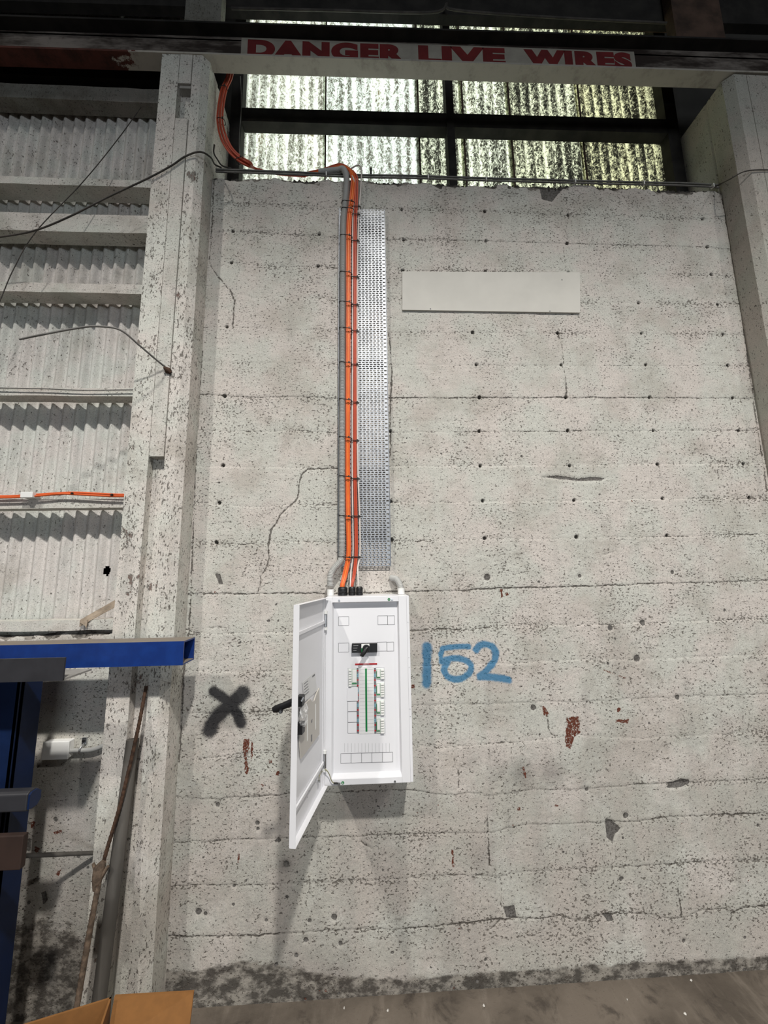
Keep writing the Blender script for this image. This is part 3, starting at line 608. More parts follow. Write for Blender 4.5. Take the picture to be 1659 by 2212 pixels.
# dark structure above the beam
def plain(name, m, mat, label, cat, bevel=0, group=None): return tag(m.build(name, mat, None, bevel), label, cat, group)
ra, rb = at(540,18,-.02), at(1440,46,-.02); rs = (rb[2]-ra[2])/(rb[0]-ra[0]); rz = lambda x, o: ra[2]+rs*(x-ra[0])+o
m = MB(); m.hexa([(-4,-.02,rz(-4,0)),(4,-.02,rz(4,0)),(4,.03,rz(4,0)),(-4,.03,rz(-4,0))], [(-4,-.02,rz(-4,.3)),(4,-.02,rz(4,.3)),(4,.03,rz(4,.3)),(-4,.03,rz(-4,.3))])
plain('roof_beam', m, MAT['blacksteel'], 'black steel beam at the very top above the bright window strip', 'beam')
m = MB(); m.tube(spline([at(500,18,-.05),at(700,22,-.05),at(930,27,-.05),at(965,8,-.06),at(985,22,-.05),at(1200,38,-.05),at(1440,50,-.05)],6), .007, 6)
plain('overhead_cable', m, MAT['wire'], 'thin dark cable slung under the topmost black beam', 'cable')
plain('upper_post', MB().box(*(lambda a,c: (a[0],c[0],-.09,-.03))(at(400,20,-.09),at(478,20,-.09)), 4.84, 5.9), MAT['greypost'], 'dusty grey post standing on the beam above the left pillar', 'post')
plain('upper_post', MB().box(*(lambda a,c: (a[0],c[0],-.09,-.03))(at(1455,40,-.09),at(1560,40,-.09)), 4.90, 5.9), MAT['brownsteel'], 'dark dusty post on the beam above the right pillar', 'post')

# ------------------------------------------------------------------ left bay: corrugated cladding and girts
HX = at(231, 1233, .1)
cl1 = corrugated(-3.4, -1.478, 1.49, 5.9, .105, .0625, .0115, zs=2)
plain('cladding_sheet', cl1, MAT['sheet'], 'wide whitewashed corrugated sheet left of the vertical seam', 'cladding', group='corrugated cladding behind the girts')
cl2 = corrugated(-1.470, -.95, 1.49, 5.9, .098, .0625, .0115, step=.005, zs=441, wob=.0015, hole=(HX[0], HX[2], .024))
plain('cladding_sheet', cl2, MAT['sheet'], 'narrow corrugated sheet beside the pillar with a round hole low down', 'cladding', group='corrugated cladding behind the girts')
plain('seam_shade_strip', MB().box(-1.50,-1.45,.125,.13,1.49,5.8), MAT['blacksteel'], 'dark strip standing in for the shaded gap between both corrugated sheets', 'strip')  # solid dark strip stands in for the shade inside the seam
GL_ = [('g0',185,215,.0,.06,'topmost painted girt just below the dark beam'),('g1',385,400,-.02,.08,'painted girt under the tallest top panel, crossed by a dark cable'),('g2',462,500,-.02,.07,'deep painted girt third from the top, crossed by the black cable'),
 ('g3',612,632,-.02,.07,'painted timber girt below the stained short corrugated panel'),('g4',838,855,-.02,.06,'painted girt carrying a thin grey wire along its top'),('g5',1078,1098,-.02,.05,'painted girt carrying the orange cable and white clip box'),
 ('g6',1340,1362,-.01,.06,'lowest weathered girt resting on the left concrete wall')]
for k, a, c, y0, dpt, lb in GL_:
    za, zb = at(150, a, y0)[2], at(150, c, y0)[2]
    m = MB(); xs = np.linspace(-3.4, -1.07, 24); z_a = [za+rng.uniform(-.002,.002) for _ in xs]; z_b = [zb+rng.uniform(-.002,.002) for _ in xs]
    n = len(xs); V = [(x,y0,z) for x,z in zip(xs,z_b)]+[(x,y0,z) for x,z in zip(xs,z_a)]+[(x,y0+dpt+.02,z) for x,z in zip(xs,z_a)]+[(x,y0+dpt+.02,z) for x,z in zip(xs,z_b)]
    m.add(V, [(r*n+i, r*n+i+1, ((r+1)%4)*n+i+1, ((r+1)%4)*n+i) for r in range(4) for i in range(n-1)]+[(n-1,2*n-1,3*n-1,4*n-1),(0,3*n,2*n,n)])
    plain('wall_girt', m, MAT['timber'] if k != 'g0' else MAT['greypost'], lb, 'girt', group='horizontal girts of the left bay')
m = MB().box(-3.4,-1.09,.02,.10,4.66,4.80); plain('tie_channel', m, MAT['blacksteel'], 'black steel channel in the shade behind the left end of the beam', 'channel')

# wires, cables of the left bay
def cable(name, pts, r, mat, label, cat='cable', seg=8, n=10, group=None):
    return tag(MB().tube(pxpath(pts, n), r, seg).build(name, mat), label, cat, group)
cable('hanging_cable', [(-60,518,-.16),(0,512,-.16),(75,498,-.165),(150,468,-.165),(235,425,-.165),(320,385,-.163),(370,358,-.162),(400,338,-.162),(432,328,-.165),(455,340,-.13),(464,355,-.03),(478,362,.0)], .0042, MAT['wire'], 'thick black cable sagging left from the pillar top corner')
cable('hanging_wire', [(-30,720,-.12),(0,650,-.12),(30,580,-.12),(78,500,-.13),(180,392,-.10),(255,300,-.05),(307,228,.03)], .0022, MAT['wire'], 'thin straight wire running diagonally up across the corrugated panels', 'wire')
cable('girt_wire', [(-80,836,-.035),(0,838,-.035),(100,840,-.035),(180,843,-.035),(290,842,-.035)], .0028, MAT['pvc'], 'thin grey wire clipped along the girt at mid height', 'wire')
cable('pillar_wire', [(1545,403,-.005),(1575,388,-.125),(1610,370,-.157),(1660,367,-.158),(1720,372,-.158)], .0032, MAT['wire'], 'dark wire wrapping round the right pillar at sill height', 'wire')
t = thing('bent_rod', 'bent grey rod sticking out of the left pillar towards the left', 'rod', at(362,800,-.16))
MB().tube(pxpath([(42,733,-.42),(95,722,-.42),(160,710,-.38),(205,705,-.36),(258,712,-.32),(300,745,-.26),(335,775,-.20),(366,800,-.145)],8), .0042, 8).build('rod', MAT['pvc'], t)
c0 = at(362,799,-.16); m = MB(); m.tube([c0+[-.014,-.004,.010],c0+[0,-.002,0],c0+[.012,.006,-.012]],[.007,.013,.009],8); m.tube([c0+[-.010,0,-.010],c0+[.013,0,.005]],[.006,.008],6); m.build('knot', MAT['rust'], t)
ob = [(0,(1072,1073,1071,1068)),(1,(1074,1072,1066,1070))]
for k in range(3):
    dz = [0, .004, -.003][k]
    p = [at(x, y, -.03-.008*k) + np.array([0, 0, dz+.003]) for x, y in ((-60,1075),(0,1075),(40,1074),(85,1071),(130,1069-k),(165,1066+k),(210,1068+k*1.2),(245,1070+k),(290,1072))]
    tag(MB().tube(spline(p, 8), .005, 8).build('orange_cable', MAT['orange']), ['front orange cable lying along the left bay girt','middle orange cable lying along the left bay girt','rear orange cable lying along the left bay girt'][k], 'cable', 'orange cables on the left girt')
a0, a1 = at(47,1063,-.055), at(72,1075,-.055); t = thing('cable_clip_box', 'small white box clipped over the orange cable on the left girt', 'box', (a0[0]/2+a1[0]/2,-.03,a1[2]))
MB().box(a0[0],a1[0],-.062,-.01,a1[2],a0[2]).build('cover', MAT['whiteplastic'], t, .002)
def ring_tie(name, cx, cz, cy, w, h, label, group, tilt=0.0):
    t = thing(name, label, 'cable tie', (cx, cy, cz), group)
    pts = []
    for k in range(17):
        a = 2*math.pi*k/16; e = 0.55
        sx = math.copysign(abs(math.cos(a))**e, math.cos(a)); sy = math.copysign(abs(math.sin(a))**e, math.sin(a))
        pts.append((cx+w/2*sx, cy+h/2*sy, cz+tilt*sx*w/2))
    MB().tube(pts, .0020, 6, caps=False).build('strap', MAT['tieblack'], t)
    MB().box(cx+w*.22,cx+w*.22+.007,cy-h/2-.006,cy-h/2+.001,cz-.004+tilt*w*.22,cz+.004+tilt*w*.22).build('head', MAT['tieblack'], t)
for k, (x, y) in enumerate(((159,1067),(244,1070))):
    c = at(x, y, -.04); t = ring_tie('cable_tie', c[0], c[2], c[1], .010, .030, ['left black tie on the orange cables of the left girt','right black tie on the orange cables of the left girt'][k], 'ties on the left girt cables')

# rusty strap across lowest panel
a, c_ = at(172,1345,-.03), at(262,1298,.03); d = (c_-a)
m = MB(); m.add([a+[0,0,.012],c_+[0,0,.022],c_+[0,0,-.012],a+[0,0,-.018],a+[0,.006,.012],c_+[0,.006,.022],c_+[0,.006,-.012],a+[0,.006,-.018]],[(0,3,2,1),(4,5,6,7),(0,1,5,4),(1,2,6,5),(2,3,7,6),(3,0,4,7)])
e_ = at(184,1352,-.032); m.prism([a+[0,-.001,.0],a+[.035,-.001,.012],e_+[.004,0,-.01],e_],(0,.004,0))
MAT['strap'] = simple('rust_stained_strap', (0.36, 0.29, 0.22), 0.8, 0, 0.35, 25)
plain('brace_strap', m, MAT['strap'], 'short rust-stained flat brace slanting up to the left pillar', 'brace')

# ------------------------------------------------------------------ junction box and conduit low on the left wall
q = [at(95,1603,-.03), at(150,1603,-.03), at(147,1640,-.03), at(93,1641,-.03)]
jb = thing('junction_box', 'square white junction box on the lower left wall', 'junction box', (np.mean([p[0] for p in q]),0,np.mean([p[2] for p in q])))
MB().box(q[0][0],q[1][0],-.026,.004,q[3][2],q[0][2]).build('base', MAT['whiteplastic'], jb, .003)
MB().box(q[0][0]-.002,q[1][0]+.002,-.034,-.0262,q[3][2]-.002,q[0][2]+.002).build('lid', MAT['whiteplastic'], jb, .003)
cp = pxpath([(148,1622,-.018),(170,1621,-.018),(195,1620,-.018),(215,1614,-.018),(240,1602,-.016)], 8)
tag(MB().tube(cp, .0095, 10).build('short_conduit', MAT['conduit']), 'short grey conduit from the white junction box to the left pillar', 'conduit')
cc = at(181,1607,-.006); t = thing('saddle_clamp', 'shiny metal saddle clamp holding the conduit beside the junction box', 'clamp', cc)
m = MB(); m.box(cc[0]-.010,cc[0]+.010,-.006,.004,cc[2]-.002,cc[2]+.026); m.build('tab', MAT['zinc'], t, .001)
MB().tube([(cc[0],-.006,cc[2]-.002),(cc[0],-.026,cc[2]-.012),(cc[0],-.030,cc[2]-.024),(cc[0],-.012,cc[2]-.036)],.004,8,flat=2).build('saddle', MAT['zinc'], t)
MB().tube([(cc[0],-.013,cc[2]+.014),(cc[0],-.005,cc[2]+.014)],.005,8).build('screw', MAT['tieblack'], t)

# ------------------------------------------------------------------ storage rack on the left
YF, YB = -.27, -.165; XE = at(396,1410,YF)[0]
t = thing('blue_beam', 'blue square steel tube lying across the left side, open end facing right', 'steel tube', (-1.2,-.27,1.42))
m = MB(); z1_, z0_ = at(396,1385,YF)[2], at(394,1437,YF)[2]; th = .006; x0_ = -2.6
outer = [(YF,z0_),(YB,z0_),(YB,z1_),(YF,z1_)]; inner = [(YF+th,z0_+th),(YB-th,z0_+th),(YB-th,z1_-th),(YF+th,z1_-th)]
V = [(x,y,z) for x in (x0_,XE) for y,z in outer]+[(x,y,z) for x in (x0_,XE) for y,z in inner]
m.add(V, [(i,(i+1)%4,(i+1)%4+4,i+4) for i in range(4)]+[(8+i,8+i+4,8+(i+1)%4+4,8+(i+1)%4) for i in range(4)]+[(4+i,4+(i+1)%4,12+(i+1)%4,12+i) for i in range(4)])
m.build('tube', MAT['bluetube'], t)
t = thing('steel_arm', 'dark grey steel channel arm in front of the blue tube', 'steel arm', (-1.3,-.44,1.42))
z0c, z1c = 1.424, 1.499
MB().box(-2.6,-1.024,-.503,-.496,z0c,z1c).build('web', MAT['darksteel'], t)
m = MB(); m.add([(-2.6,-.50,z0c),(-1.024,-.50,z0c),(-1.024,-.36,z0c),(-2.6,-.36,z0c),(-2.6,-.50,z0c+.006),(-1.024,-.50,z0c+.006),(-1.024,-.36,z0c+.006),(-2.6,-.36,z0c+.006)],[(0,3,2,1),(4,5,6,7),(0,1,5,4),(1,2,6,5),(2,3,7,6),(3,0,4,7)]); m.build('bottom_flange', MAT['greysteel'], t)
t = thing('rack_upright', 'blue steel upright at the lower left edge, its shade coloured in', 'upright', (-1.4,-.30,0))
MAT['navyshade'] = simple('navy_and_shaded_blue_paint', (0.004, 0.014, 0.055), .45, 0, .15, 10)  # blue enamel darkened so the upright's shade sits in its colour
m = MB(); m.box(-1.55,-1.283,-.345,-.325,0,1.415); m.box(-1.30,-1.283,-.345,-.24,0,1.415); m.box(-1.55,-1.53,-.345,-.24,0,1.415); m.build('column', MAT['navyshade'], t, .003)
MB().box(-1.58,-1.26,-.37,-.20,0,.012).build('base_plate', MAT['bluetube'], t)
t = thing('steel_arm', 'short grey steel arm with dark blue end below the blue tube', 'steel arm', (-1.3,-.42,1.0))
a0, a1, a2, a3 = at(-40,1724,-.46), at(60,1712,-.46), at(46,1756,-.46), at(-40,1772,-.46)
m = MB(); xr = a1[0]; zc = (a1[2]+a2[2])/2; rr = abs(a1[2]-a2[2])/2
prof = [(-.46,zc-rr*.9),(-.46,zc+rr*.8),(-.45,zc+rr),(-.425,zc+rr),(-.405,zc+rr*.5),(-.405,zc-rr*.5),(-.42,zc-rr),(-.45,zc-rr)]
m.prism([(xr-.0,y,z) for y,z in prof],(-.35,0,0)); m.build('sleeve', MAT['darksteel'], t, .004)
m = MB(); m.prism([(xr+.006,-.432+(y+.432)*.86,zc+(z-zc)*.86) for y,z in prof],(-.012,0,0)); m.build('end_cap', MAT['navyshade'], t)
MAT['brownbox'] = simple('brown_painted_block', (0.028, 0.015, 0.011), 0.7, 0, 0.2, 10)
a0, a1 = at(-60,1812,-.55), at(43,1880,-.55)
t = thing('brown_bracket', 'brown rectangular steel end at the left edge below the rack arm', 'bracket', (a0[0],-.5,a1[2]))
MB().box(a0[0]-.2,a1[0],-.55,-.53,a1[2],a0[2]+.003).build('block', MAT['brownbox'], t, .003)
t = thing('threaded_rod', 'thin grey rod running level across the lower left wall', 'rod', at(60,1848,-.02))
P0, P1 = at(-30,1852,-.30), at(213,1842,-.012); n = 160
MB().tube([P0+(P1-P0)*k/n for k in range(n+1)], [.0072+.0008*(k % 2) for k in range(n+1)], 8).build('rod', MAT['pipe'], t)
# leaning rebar and pipe
R0, R1, R2 = at(316,1482,-.158), at(222,1868,-.245), at(160,2200,-.33)
t = thing('rebar', 'rusty reinforcing bar leaning against the left pillar', 'rebar', R2)
pts = spline([R0, at(296,1585,-.20), at(262,1730,-.225), R1, at(196,1990,-.275), R2], 40); 
MB().tube(pts, [.0068+.0011*(k % 3 == 0) for k in range(len(pts))], 8).build('bar', MAT['rust'], t)
m = MB(); c0 = R1+[-.004,-.006,-.02]; m.tube([c0+[.012,0,.035],c0+[-.004,-.003,.012],c0+[-.006,-.003,-.015],c0+[-.012,0,-.06]],[.010,.021,.020,.010],8,flat=.7); m.tube([c0+[-.028,0,.03],c0+[-.004,0,-.02]],[.005,.012],6); m.tube([c0+[.028,0,.018],c0+[.0,0,-.02]],[.005,.012],6)
MAT['rust_pale'] = simple('pale_rust_scale', (0.11,0.078,0.055), .9, 0, .5, 50, .5)
m.build('fitting', MAT['rust_pale'], t)
MB().tube([R1+[-.006,-.004,-.05], at(198,1990,-.28), at(162,2199,-.333)], .0095, 8).build('lower_sleeve', MAT['rust_pale'], t)
T0, T1 = at(287,1597,-.168), at(196,2300,-.27)
tag(MB().tube([T0+(T1-T0)*k/4 for k in range(5)], .0235, 16).build('leaning_pipe', MAT['pipe']), 'grey-brown pipe leaning beside the rusty bar at the left pillar', 'pipe')

# ------------------------------------------------------------------ cardboard box, bottom left
bx = thing('cardboard_box', 'open brown cardboard box in the bottom left corner', 'box', (-.85,-.72,0))
A = at(241,2153,-.62); H = A[2]; B = on_plane(50, 2212, (0, 0, H), (0, 0, 1))
m = MB(); dv = B-A; dv[2] = 0; L = np.linalg.norm(dv); dv /= L; nv = np.array([dv[1], -dv[0], 0.]); nv = nv if nv[1] < 0 else -nv
L = .42; W = .34; tk = .005
def wall_(p, q, name, mat, inset):
    d = (q-p)/np.linalg.norm(q-p); nn = np.array([-d[1], d[0], 0])*inset
    mm = MB(); mm.hexa([(*p[:2],0.0),(*q[:2],0.0),(*(q+nn)[:2],0.0),(*(p+nn)[:2],0.0)], [(*p[:2],H),(*q[:2],H),(*(q+nn)[:2],H),(*(p+nn)[:2],H)]); return mm.build(name, mat, bx)
C0 = A.copy(); C1 = A+dv*L; C2 = C1+nv*W; C3 = A+nv*W
for p, q in ((C0,C1),(C1,C2),(C2,C3),(C3,C0)): wall_(p, q, 'side_panel', MAT['card'], tk)
mm = MB(); mm.hexa([(*C0[:2],.001),(*C1[:2],.001),(*C2[:2],.001),(*C3[:2],.001)], [(*C0[:2],.006),(*C1[:2],.006),(*C2[:2],.006),(*C3[:2],.006)]); mm.build('bottom', MAT['cardin'], bx)
fa, fb = at(247,2153,-.60), at(418,2143,-.56); fc, fd = at(404,2260,-.64), at(228,2262,-.70)
m = MB(); m.prism([fa, fb, fc, fd], (0, .006, 0)); m.build('flap', MAT['card'], bx)
m = MB(); pc = C0*.55+C2*.45; gx = 16
V = []; 
for i in range(gx):
    for j in range(gx):
        u, v = i/(gx-1), j/(gx-1); p = C0+dv*L*(.12+.8*u)+nv*W*(.1+.8*v)
        V.append((p[0], p[1], H-.085+.10*math.exp(-((u-.35)**2+(v-.25)**2)/.06)+rng.uniform(-.012,.012)))
m.add(V, [(i*gx+j,(i+1)*gx+j,(i+1)*gx+j+1,i*gx+j+1) for i in range(gx-1) for j in range(gx-1)])
plain('plastic_wrap', m, MAT['film'], 'crumpled clear plastic wrap inside the open cardboard box', 'plastic wrap')
m = MB(); p = C0+dv*.2+nv*.17; m.hexa([(p[0]-.10,p[1]-.08,H-.20),(p[0]+.10,p[1]-.08,H-.20),(p[0]+.10,p[1]+.08,H-.20),(p[0]-.10,p[1]+.08,H-.20)],[(p[0]-.10,p[1]-.08,H-.12),(p[0]+.10,p[1]-.08,H-.12),(p[0]+.10,p[1]+.08,H-.12),(p[0]-.10,p[1]+.08,H-.12)])
plain('inner_carton', m, MAT['cardin'], 'small brown carton wrapped in plastic inside the open box', 'carton', .003)

# ------------------------------------------------------------------ blank painted board
q = [at(869,587,-.006),at(1252,589,-.006),at(1253,676,-.006),at(869,670,-.006)]
t = thing('blank_board', 'long blank off-white board fixed high on the wall', 'board', (q[0][0]*.5+q[1][0]*.5,0,q[3][2]))
m = MB(); m.prism([q[3],q[2],q[1],q[0]],(0,.010,0)); m.v = [(x,(-.009 if i < 4 else .003),z) for i,(x,y,z) in enumerate(m.v)]; m.build('sheet', MAT['boardpaint'], t)
for px, py in ((930,667),(1188,672),(1214,604)):
    c = at(px,py,-.010); MB().tube([c+[0,0,0],c+[0,.006,0]],.0035,8).build('screw', MAT['line'], t)

# ------------------------------------------------------------------ perforated cable tray
TX0, TX1, TZ0, TZ1 = -.132, .123, 1.800, 3.785
tr = thing('cable_tray', 'tall perforated galvanised cable tray fixed flat to the wall', 'cable tray', (0,-.02,TZ0))
m = MB(); TY = -.022; pitch = .0112; nrow = int((TZ1-TZ0)/pitch); slotw, gap = .0135, .0058
V = []; Fq = []
def quad(x0,x1,z0,z1):
    k = len(V); V.extend([(x0,TY,z0),(x1,TY,z0),(x1,TY,z1),(x0,TY,z1)]); Fq.append((k,k+1,k+2,k+3))
for r in range(nrow):
    z = TZ0+r*pitch; zh = z+pitch*.42
    quad(TX0,TX1,z,zh)
    x = TX0; first = (gap+slotw)*.5 if r % 2 else gap
    quad(x, x+first, zh, z+pitch); x += first
    while x+slotw < TX1-.003:
        x2 = min(x+slotw+gap, TX1) if x+2*slotw+gap < TX1-.003 else TX1
        quad(x+slotw, x2, zh, z+pitch); x = x2
        if x2 == TX1: break
quad(TX0,TX1,TZ0+nrow*pitch,TZ1)
m.add(V, Fq); o = m.build('perforated_base', MAT['tray'], tr); sm = o.modifiers.new('thickness','SOLIDIFY'); sm.thickness = .0012
m = MB(); m.box(TX0-.0012,TX0,TY-.010,TY+.001,TZ0,TZ1); m.build('lip', MAT['tray'], tr); m = MB(); m.box(TX1,TX1+.0012,TY-.010,TY+.001,TZ0,TZ1); m.build('lip', MAT['tray'], tr)
for z in (1.95,2.85,3.65): MB().box(TX0+.02,TX1-.02,TY+.001,-.007,z,z+.03).build('standoff', MAT['core'], tr)

# ------------------------------------------------------------------ vertical cable run
def run(xs, depth):
    """xs: list of (px,py) -> world spline"""
    return [at(x, y, depth if not isinstance(depth, (list, tuple)) else depth[i]) for i, (x, y) in enumerate(xs)]
CY = -.043
def vcable(name, pts, r, mat, label, group, seg=8):
    tag(MB().tube(spline(pts, 8), r, seg).build(name, mat), label, 'cable', group)
OG = 'orange cables running down to the board'
topL = lambda k: [at(x, y-1.6*k, d) for x, y, d in ((660,380,.08),(700,371,.03),(735,361,-.01))]
ys = (400,440,480,560,640,760,880,1008,1120,1195)
X1 = (759,755,750,748.5,749.5,749,748.5,748,749,750); Gb = -.075
for k, (dx, yy, lb, mt) in enumerate(((0,0,'leftmost orange cable on the tray, next to the grey conduit','orange'),(3.9,0,'middle orange cable of the left three on the tray','orange2'),(7.6,0,'right-hand orange cable of the left three on the tray','orange'))):
    pts = topL(k)+[at(752+dx*.6,366,-.03),at(759+dx,382,CY)]+[at(x+dx*(.85 if i > 3 else 1),y,CY-.002*(k == 1)) for i,(x,y) in enumerate(zip(X1,ys))]+[at(742+dx*.95,1240,-.058),at(737+dx*.75,1263,Gb),at(736.5+dx*.75,1277,Gb)]
    vcable('orange_cable', pts, .0052, MAT[mt], lb, OG)
X2 = (768.5,767.5,765.5,764.5,765.3,765,765,764.8,767,767.5)
for k, (dx, lb, mt) in enumerate(((0,'left one of the pair of red-orange cables between both white cables','redor'),(4.0,'right one of the pair of red-orange cables between both white cables','redor'))):
    pts = topL(k+3)+[at(757+dx*.8,368,-.03),at(767+dx,382,CY)]+[at(x+dx*(.9 if i > 3 else 1),y,CY) for i,(x,y) in enumerate(zip(X2,ys))]+[at(763.5+dx*.8,1240,-.058),at(759.5+dx*.6,1263,Gb),at(759+dx*.6,1277,Gb)]
    vcable('orange_cable', pts, .0048, MAT[mt], lb, OG)
WG = 'white cables on the tray'
W1 = (765,764,762,761.5,761.5,761.5,761,760.8,762,762.5)
vcable('white_cable', [at(752,372,-.02),at(763,384,CY-.006)]+[at(x,y,CY+.002) for x,y in zip(W1,ys)]+[at(758,1235,-.056),at(757,1263,Gb),at(757,1277,Gb)], .0038, MAT['whitecable'], 'white cable between the two groups of orange cables', WG)
W2 = (779.7,777,774.5,772.5,771.8,771.5,772,773,777,777.5)
vcable('white_cable', [at(752,370,.0),at(762,362,-.02),at(773,357,-.03),at(780,362,-.04),at(781,375,CY)]+[at(x,y,CY) for x,y in zip(W2,ys)]+[at(773,1225,-.055),at(773.5,1250,Gb),at(775,1277,Gb)], .0042, MAT['whitecable'], 'white cable at the right edge of the run, looping over the sill', WG)
# grey corrugated conduits
def corr(pts, r, n=14):
    P = np.array(spline(pts, n)); s = np.concatenate([[0], np.cumsum(np.linalg.norm(np.diff(P, axis=0), axis=1))]); K = int(s[-1]/.0011); S = np.linspace(0, s[-1], K)
    Q = np.stack([np.interp(S, s, P[:, i]) for i in range(3)], -1); R_ = r*(1+.10*np.sin(S/.0062*2*math.pi)); return MB().tube(list(Q), list(R_), 12)
GX = (748.5,745.5,742,741,740.5,740,739.5,739,739,738.5)
gpts = [at(690,372,.03),at(728,368,.0),at(741,366,-.02),at(747.5,378,-.04)]+[at(x,y,CY-.004) for x,y in zip(GX,ys)]+[at(735,1212,-.055),at(721,1229,-.068),at(714,1245,-.078),at(713.5,1266,-.08)]
tag(corr(gpts, .0155).build('grey_conduit', MAT['conduit']), 'long grey corrugated conduit running down the left of the tray', 'conduit')
hp = at(846,1249,0)
tag(corr([hp+[0,.03,.005],hp+[.002,-.01,0],at(856,1251,-.04),at(864,1263,-.07),at(866.5,1275,-.08)], .0135).build('grey_conduit', MAT['conduit']), 'short grey corrugated conduit entering a hole in the wall above the board', 'conduit')
c = hp; m = MB(); m.tube([c+[0,.002,0],c+[0,.004,0]],.021,12); plain('wall_hole', m, MAT['tieblack'], 'ragged black hole in the wall where the short conduit enters', 'hole')
# ties
TL = [439,454,512,591,655,711,785,864,945,1029,1114,1202]; TR_ = [448,465,522,600,660,716,788,870,952,1034,1115,1203]
ordn = ['topmost','second','third','fourth','fifth','sixth','seventh','eighth','ninth','tenth','eleventh','lowest']
for k in range(12):
    gx = np.interp(TL[k], ys, GX); x1 = np.interp(TL[k], ys, X1); a, c = at(gx-6,TL[k],CY), at(x1+10.5,TL[k]+3,CY)
    ring_tie('cable_tie', (a[0]+c[0])/2, (a[2]+c[2])/2, CY-.002, c[0]-a[0]+.006, .036, '%s black cable tie round the grey conduit and left orange cables%s' % (ordn[k], '' if k in (0, 11) else ' from the top'), 'ties round the conduit side of the cable run', (c[2]-a[2])/(c[0]-a[0]))
    x1 = np.interp(TR_[k], ys, W1); x2 = np.interp(TR_[k], ys, W2); a, c = at(x1-2,TR_[k],CY), at(x2+2,TR_[k]+.5,CY)
    ring_tie('cable_tie', (a[0]+c[0])/2, (a[2]+c[2])/2, CY+.001, c[0]-a[0]+.004, .020, '%s black cable tie round the red-orange and white cables%s' % (ordn[k], '' if k in (0, 11) else ' from the top'), 'ties round the white cable side of the run', (c[2]-a[2])/(c[0]-a[0]))

# bundle coming down the window jamb at upper left, along the sill
JB = [(497,120),(490,165),(478,195),(471,235),(470,265),(477,298),(492,325),(512,345),(532,357)]
lbs = ['outermost orange cable of the bundle beside the window jamb','second orange cable of the bundle beside the window jamb','third orange cable of the bundle beside the window jamb','innermost orange cable of the bundle beside the window jamb']
for k in range(4):
    pts = [at(x+k*3.0+(2 if k % 2 else 0)*(y < 300), y-k*2.0*(y > 280), -.02+.012*(k % 2)) for x, y in JB]+[at(552,364,.03),at(600,376,.07),at(660,381,.08)]
    tag(MB().tube(spline(pts, 8), .0058, 8).build('orange_cable', MAT['redor']), lbs[k], 'cable', 'orange cables beside the window jamb')
for k, (x, y) in enumerate(((477,193),(473,262),(512,347))):
    c = at(x+4, y, -.015); ring_tie('cable_tie', c[0]+.004, c[2], c[1], .042, .036, ['top','middle','bottom'][k]+' black tie on the orange bundle beside the window', 'ties on the window jamb bundle', [.2,-.25,.5][k])
cable('jamb_wire', [(519,165,.17),(521,230,.17),(517,300,.16),(518,360,.12)], .003, MAT['pvc'], 'thin grey wire beside the left window edge', 'wire')
cable('jamb_wire', [(463,312,-.06),(462,330,-.03),(470,345,-.02),(480,358,.0),(500,364,.02)], .004, MAT['wire'], 'short dark wire curving onto the sill from the left pillar', 'wire')
# sill: cables, ledge rubble
sl = [(466,372),(560,375),(660,379),(780,384),(900,386),(1050,391),(1200,395),(1350,399),(1480,402),(1553,406)]
cable('sill_cable', [(x,y-6,.00) for x,y in sl], .0052, MAT['pvc'], 'upper grey cable running along the top of the wall', 'cable', group='cables along the sill')
cable('sill_cable', [(x,y-1.0,-.008) for x,y in sl], .0048, MAT['pvc'], 'lower grey cable running along the top of the wall', 'cable', group='cables along the sill')
for k, x in enumerate((705,925,1050,1242,1390,1540)):
    y = np.interp(x, [p[0] for p in sl], [p[1] for p in sl]); c = at(x, y-4, -.01)
    tag(MB().box(c[0]-.003,c[0]+.003,-.018,.004,c[2]-.012,c[2]+.012).build('cable_clip', MAT['whiteplastic'], None, .0005), ['first','second','third','fourth','fifth','rightmost'][k]+' pale clip from the left on the sill cables', 'clip', 'clips on the sill cables')
m = MB(); xs = np.linspace(-.84, 2.147, 300); V = []
zt = [3.992+.0075*(x-.5)+rng.uniform(-.006,.010)+(.012 if 1.0 < x < 1.7 else 0)*rng.random() for x in xs]
for x, z in zip(xs, zt): V += [(x,.006,3.94),(x,.004+rng.uniform(0,.01),z),(x,.16,z+.006)]
m.add(V, [(3*i,3*i+3,3*i+4,3*i+1) for i in range(299)]+[(3*i+1,3*i+4,3*i+5,3*i+2) for i in range(299)])
tag(m.build('ledge_rubble', MAT['core']), 'dark crumbled mortar along the broken top edge of the wall', 'rubble', kind='stuff')
m = MB(); c = at(801,372,.01); m.box(c[0]-.005,c[0]+.006,-.0,.012,c[2]-.03,c[2]+.02); plain('stub_peg', m, MAT['tieblack'], 'small black peg standing up from the sill right of the cables', 'peg')
for k, (x, y, r) in enumerate(((1225,405,.05),(1330,402,.06),(1400,404,.05))): pass

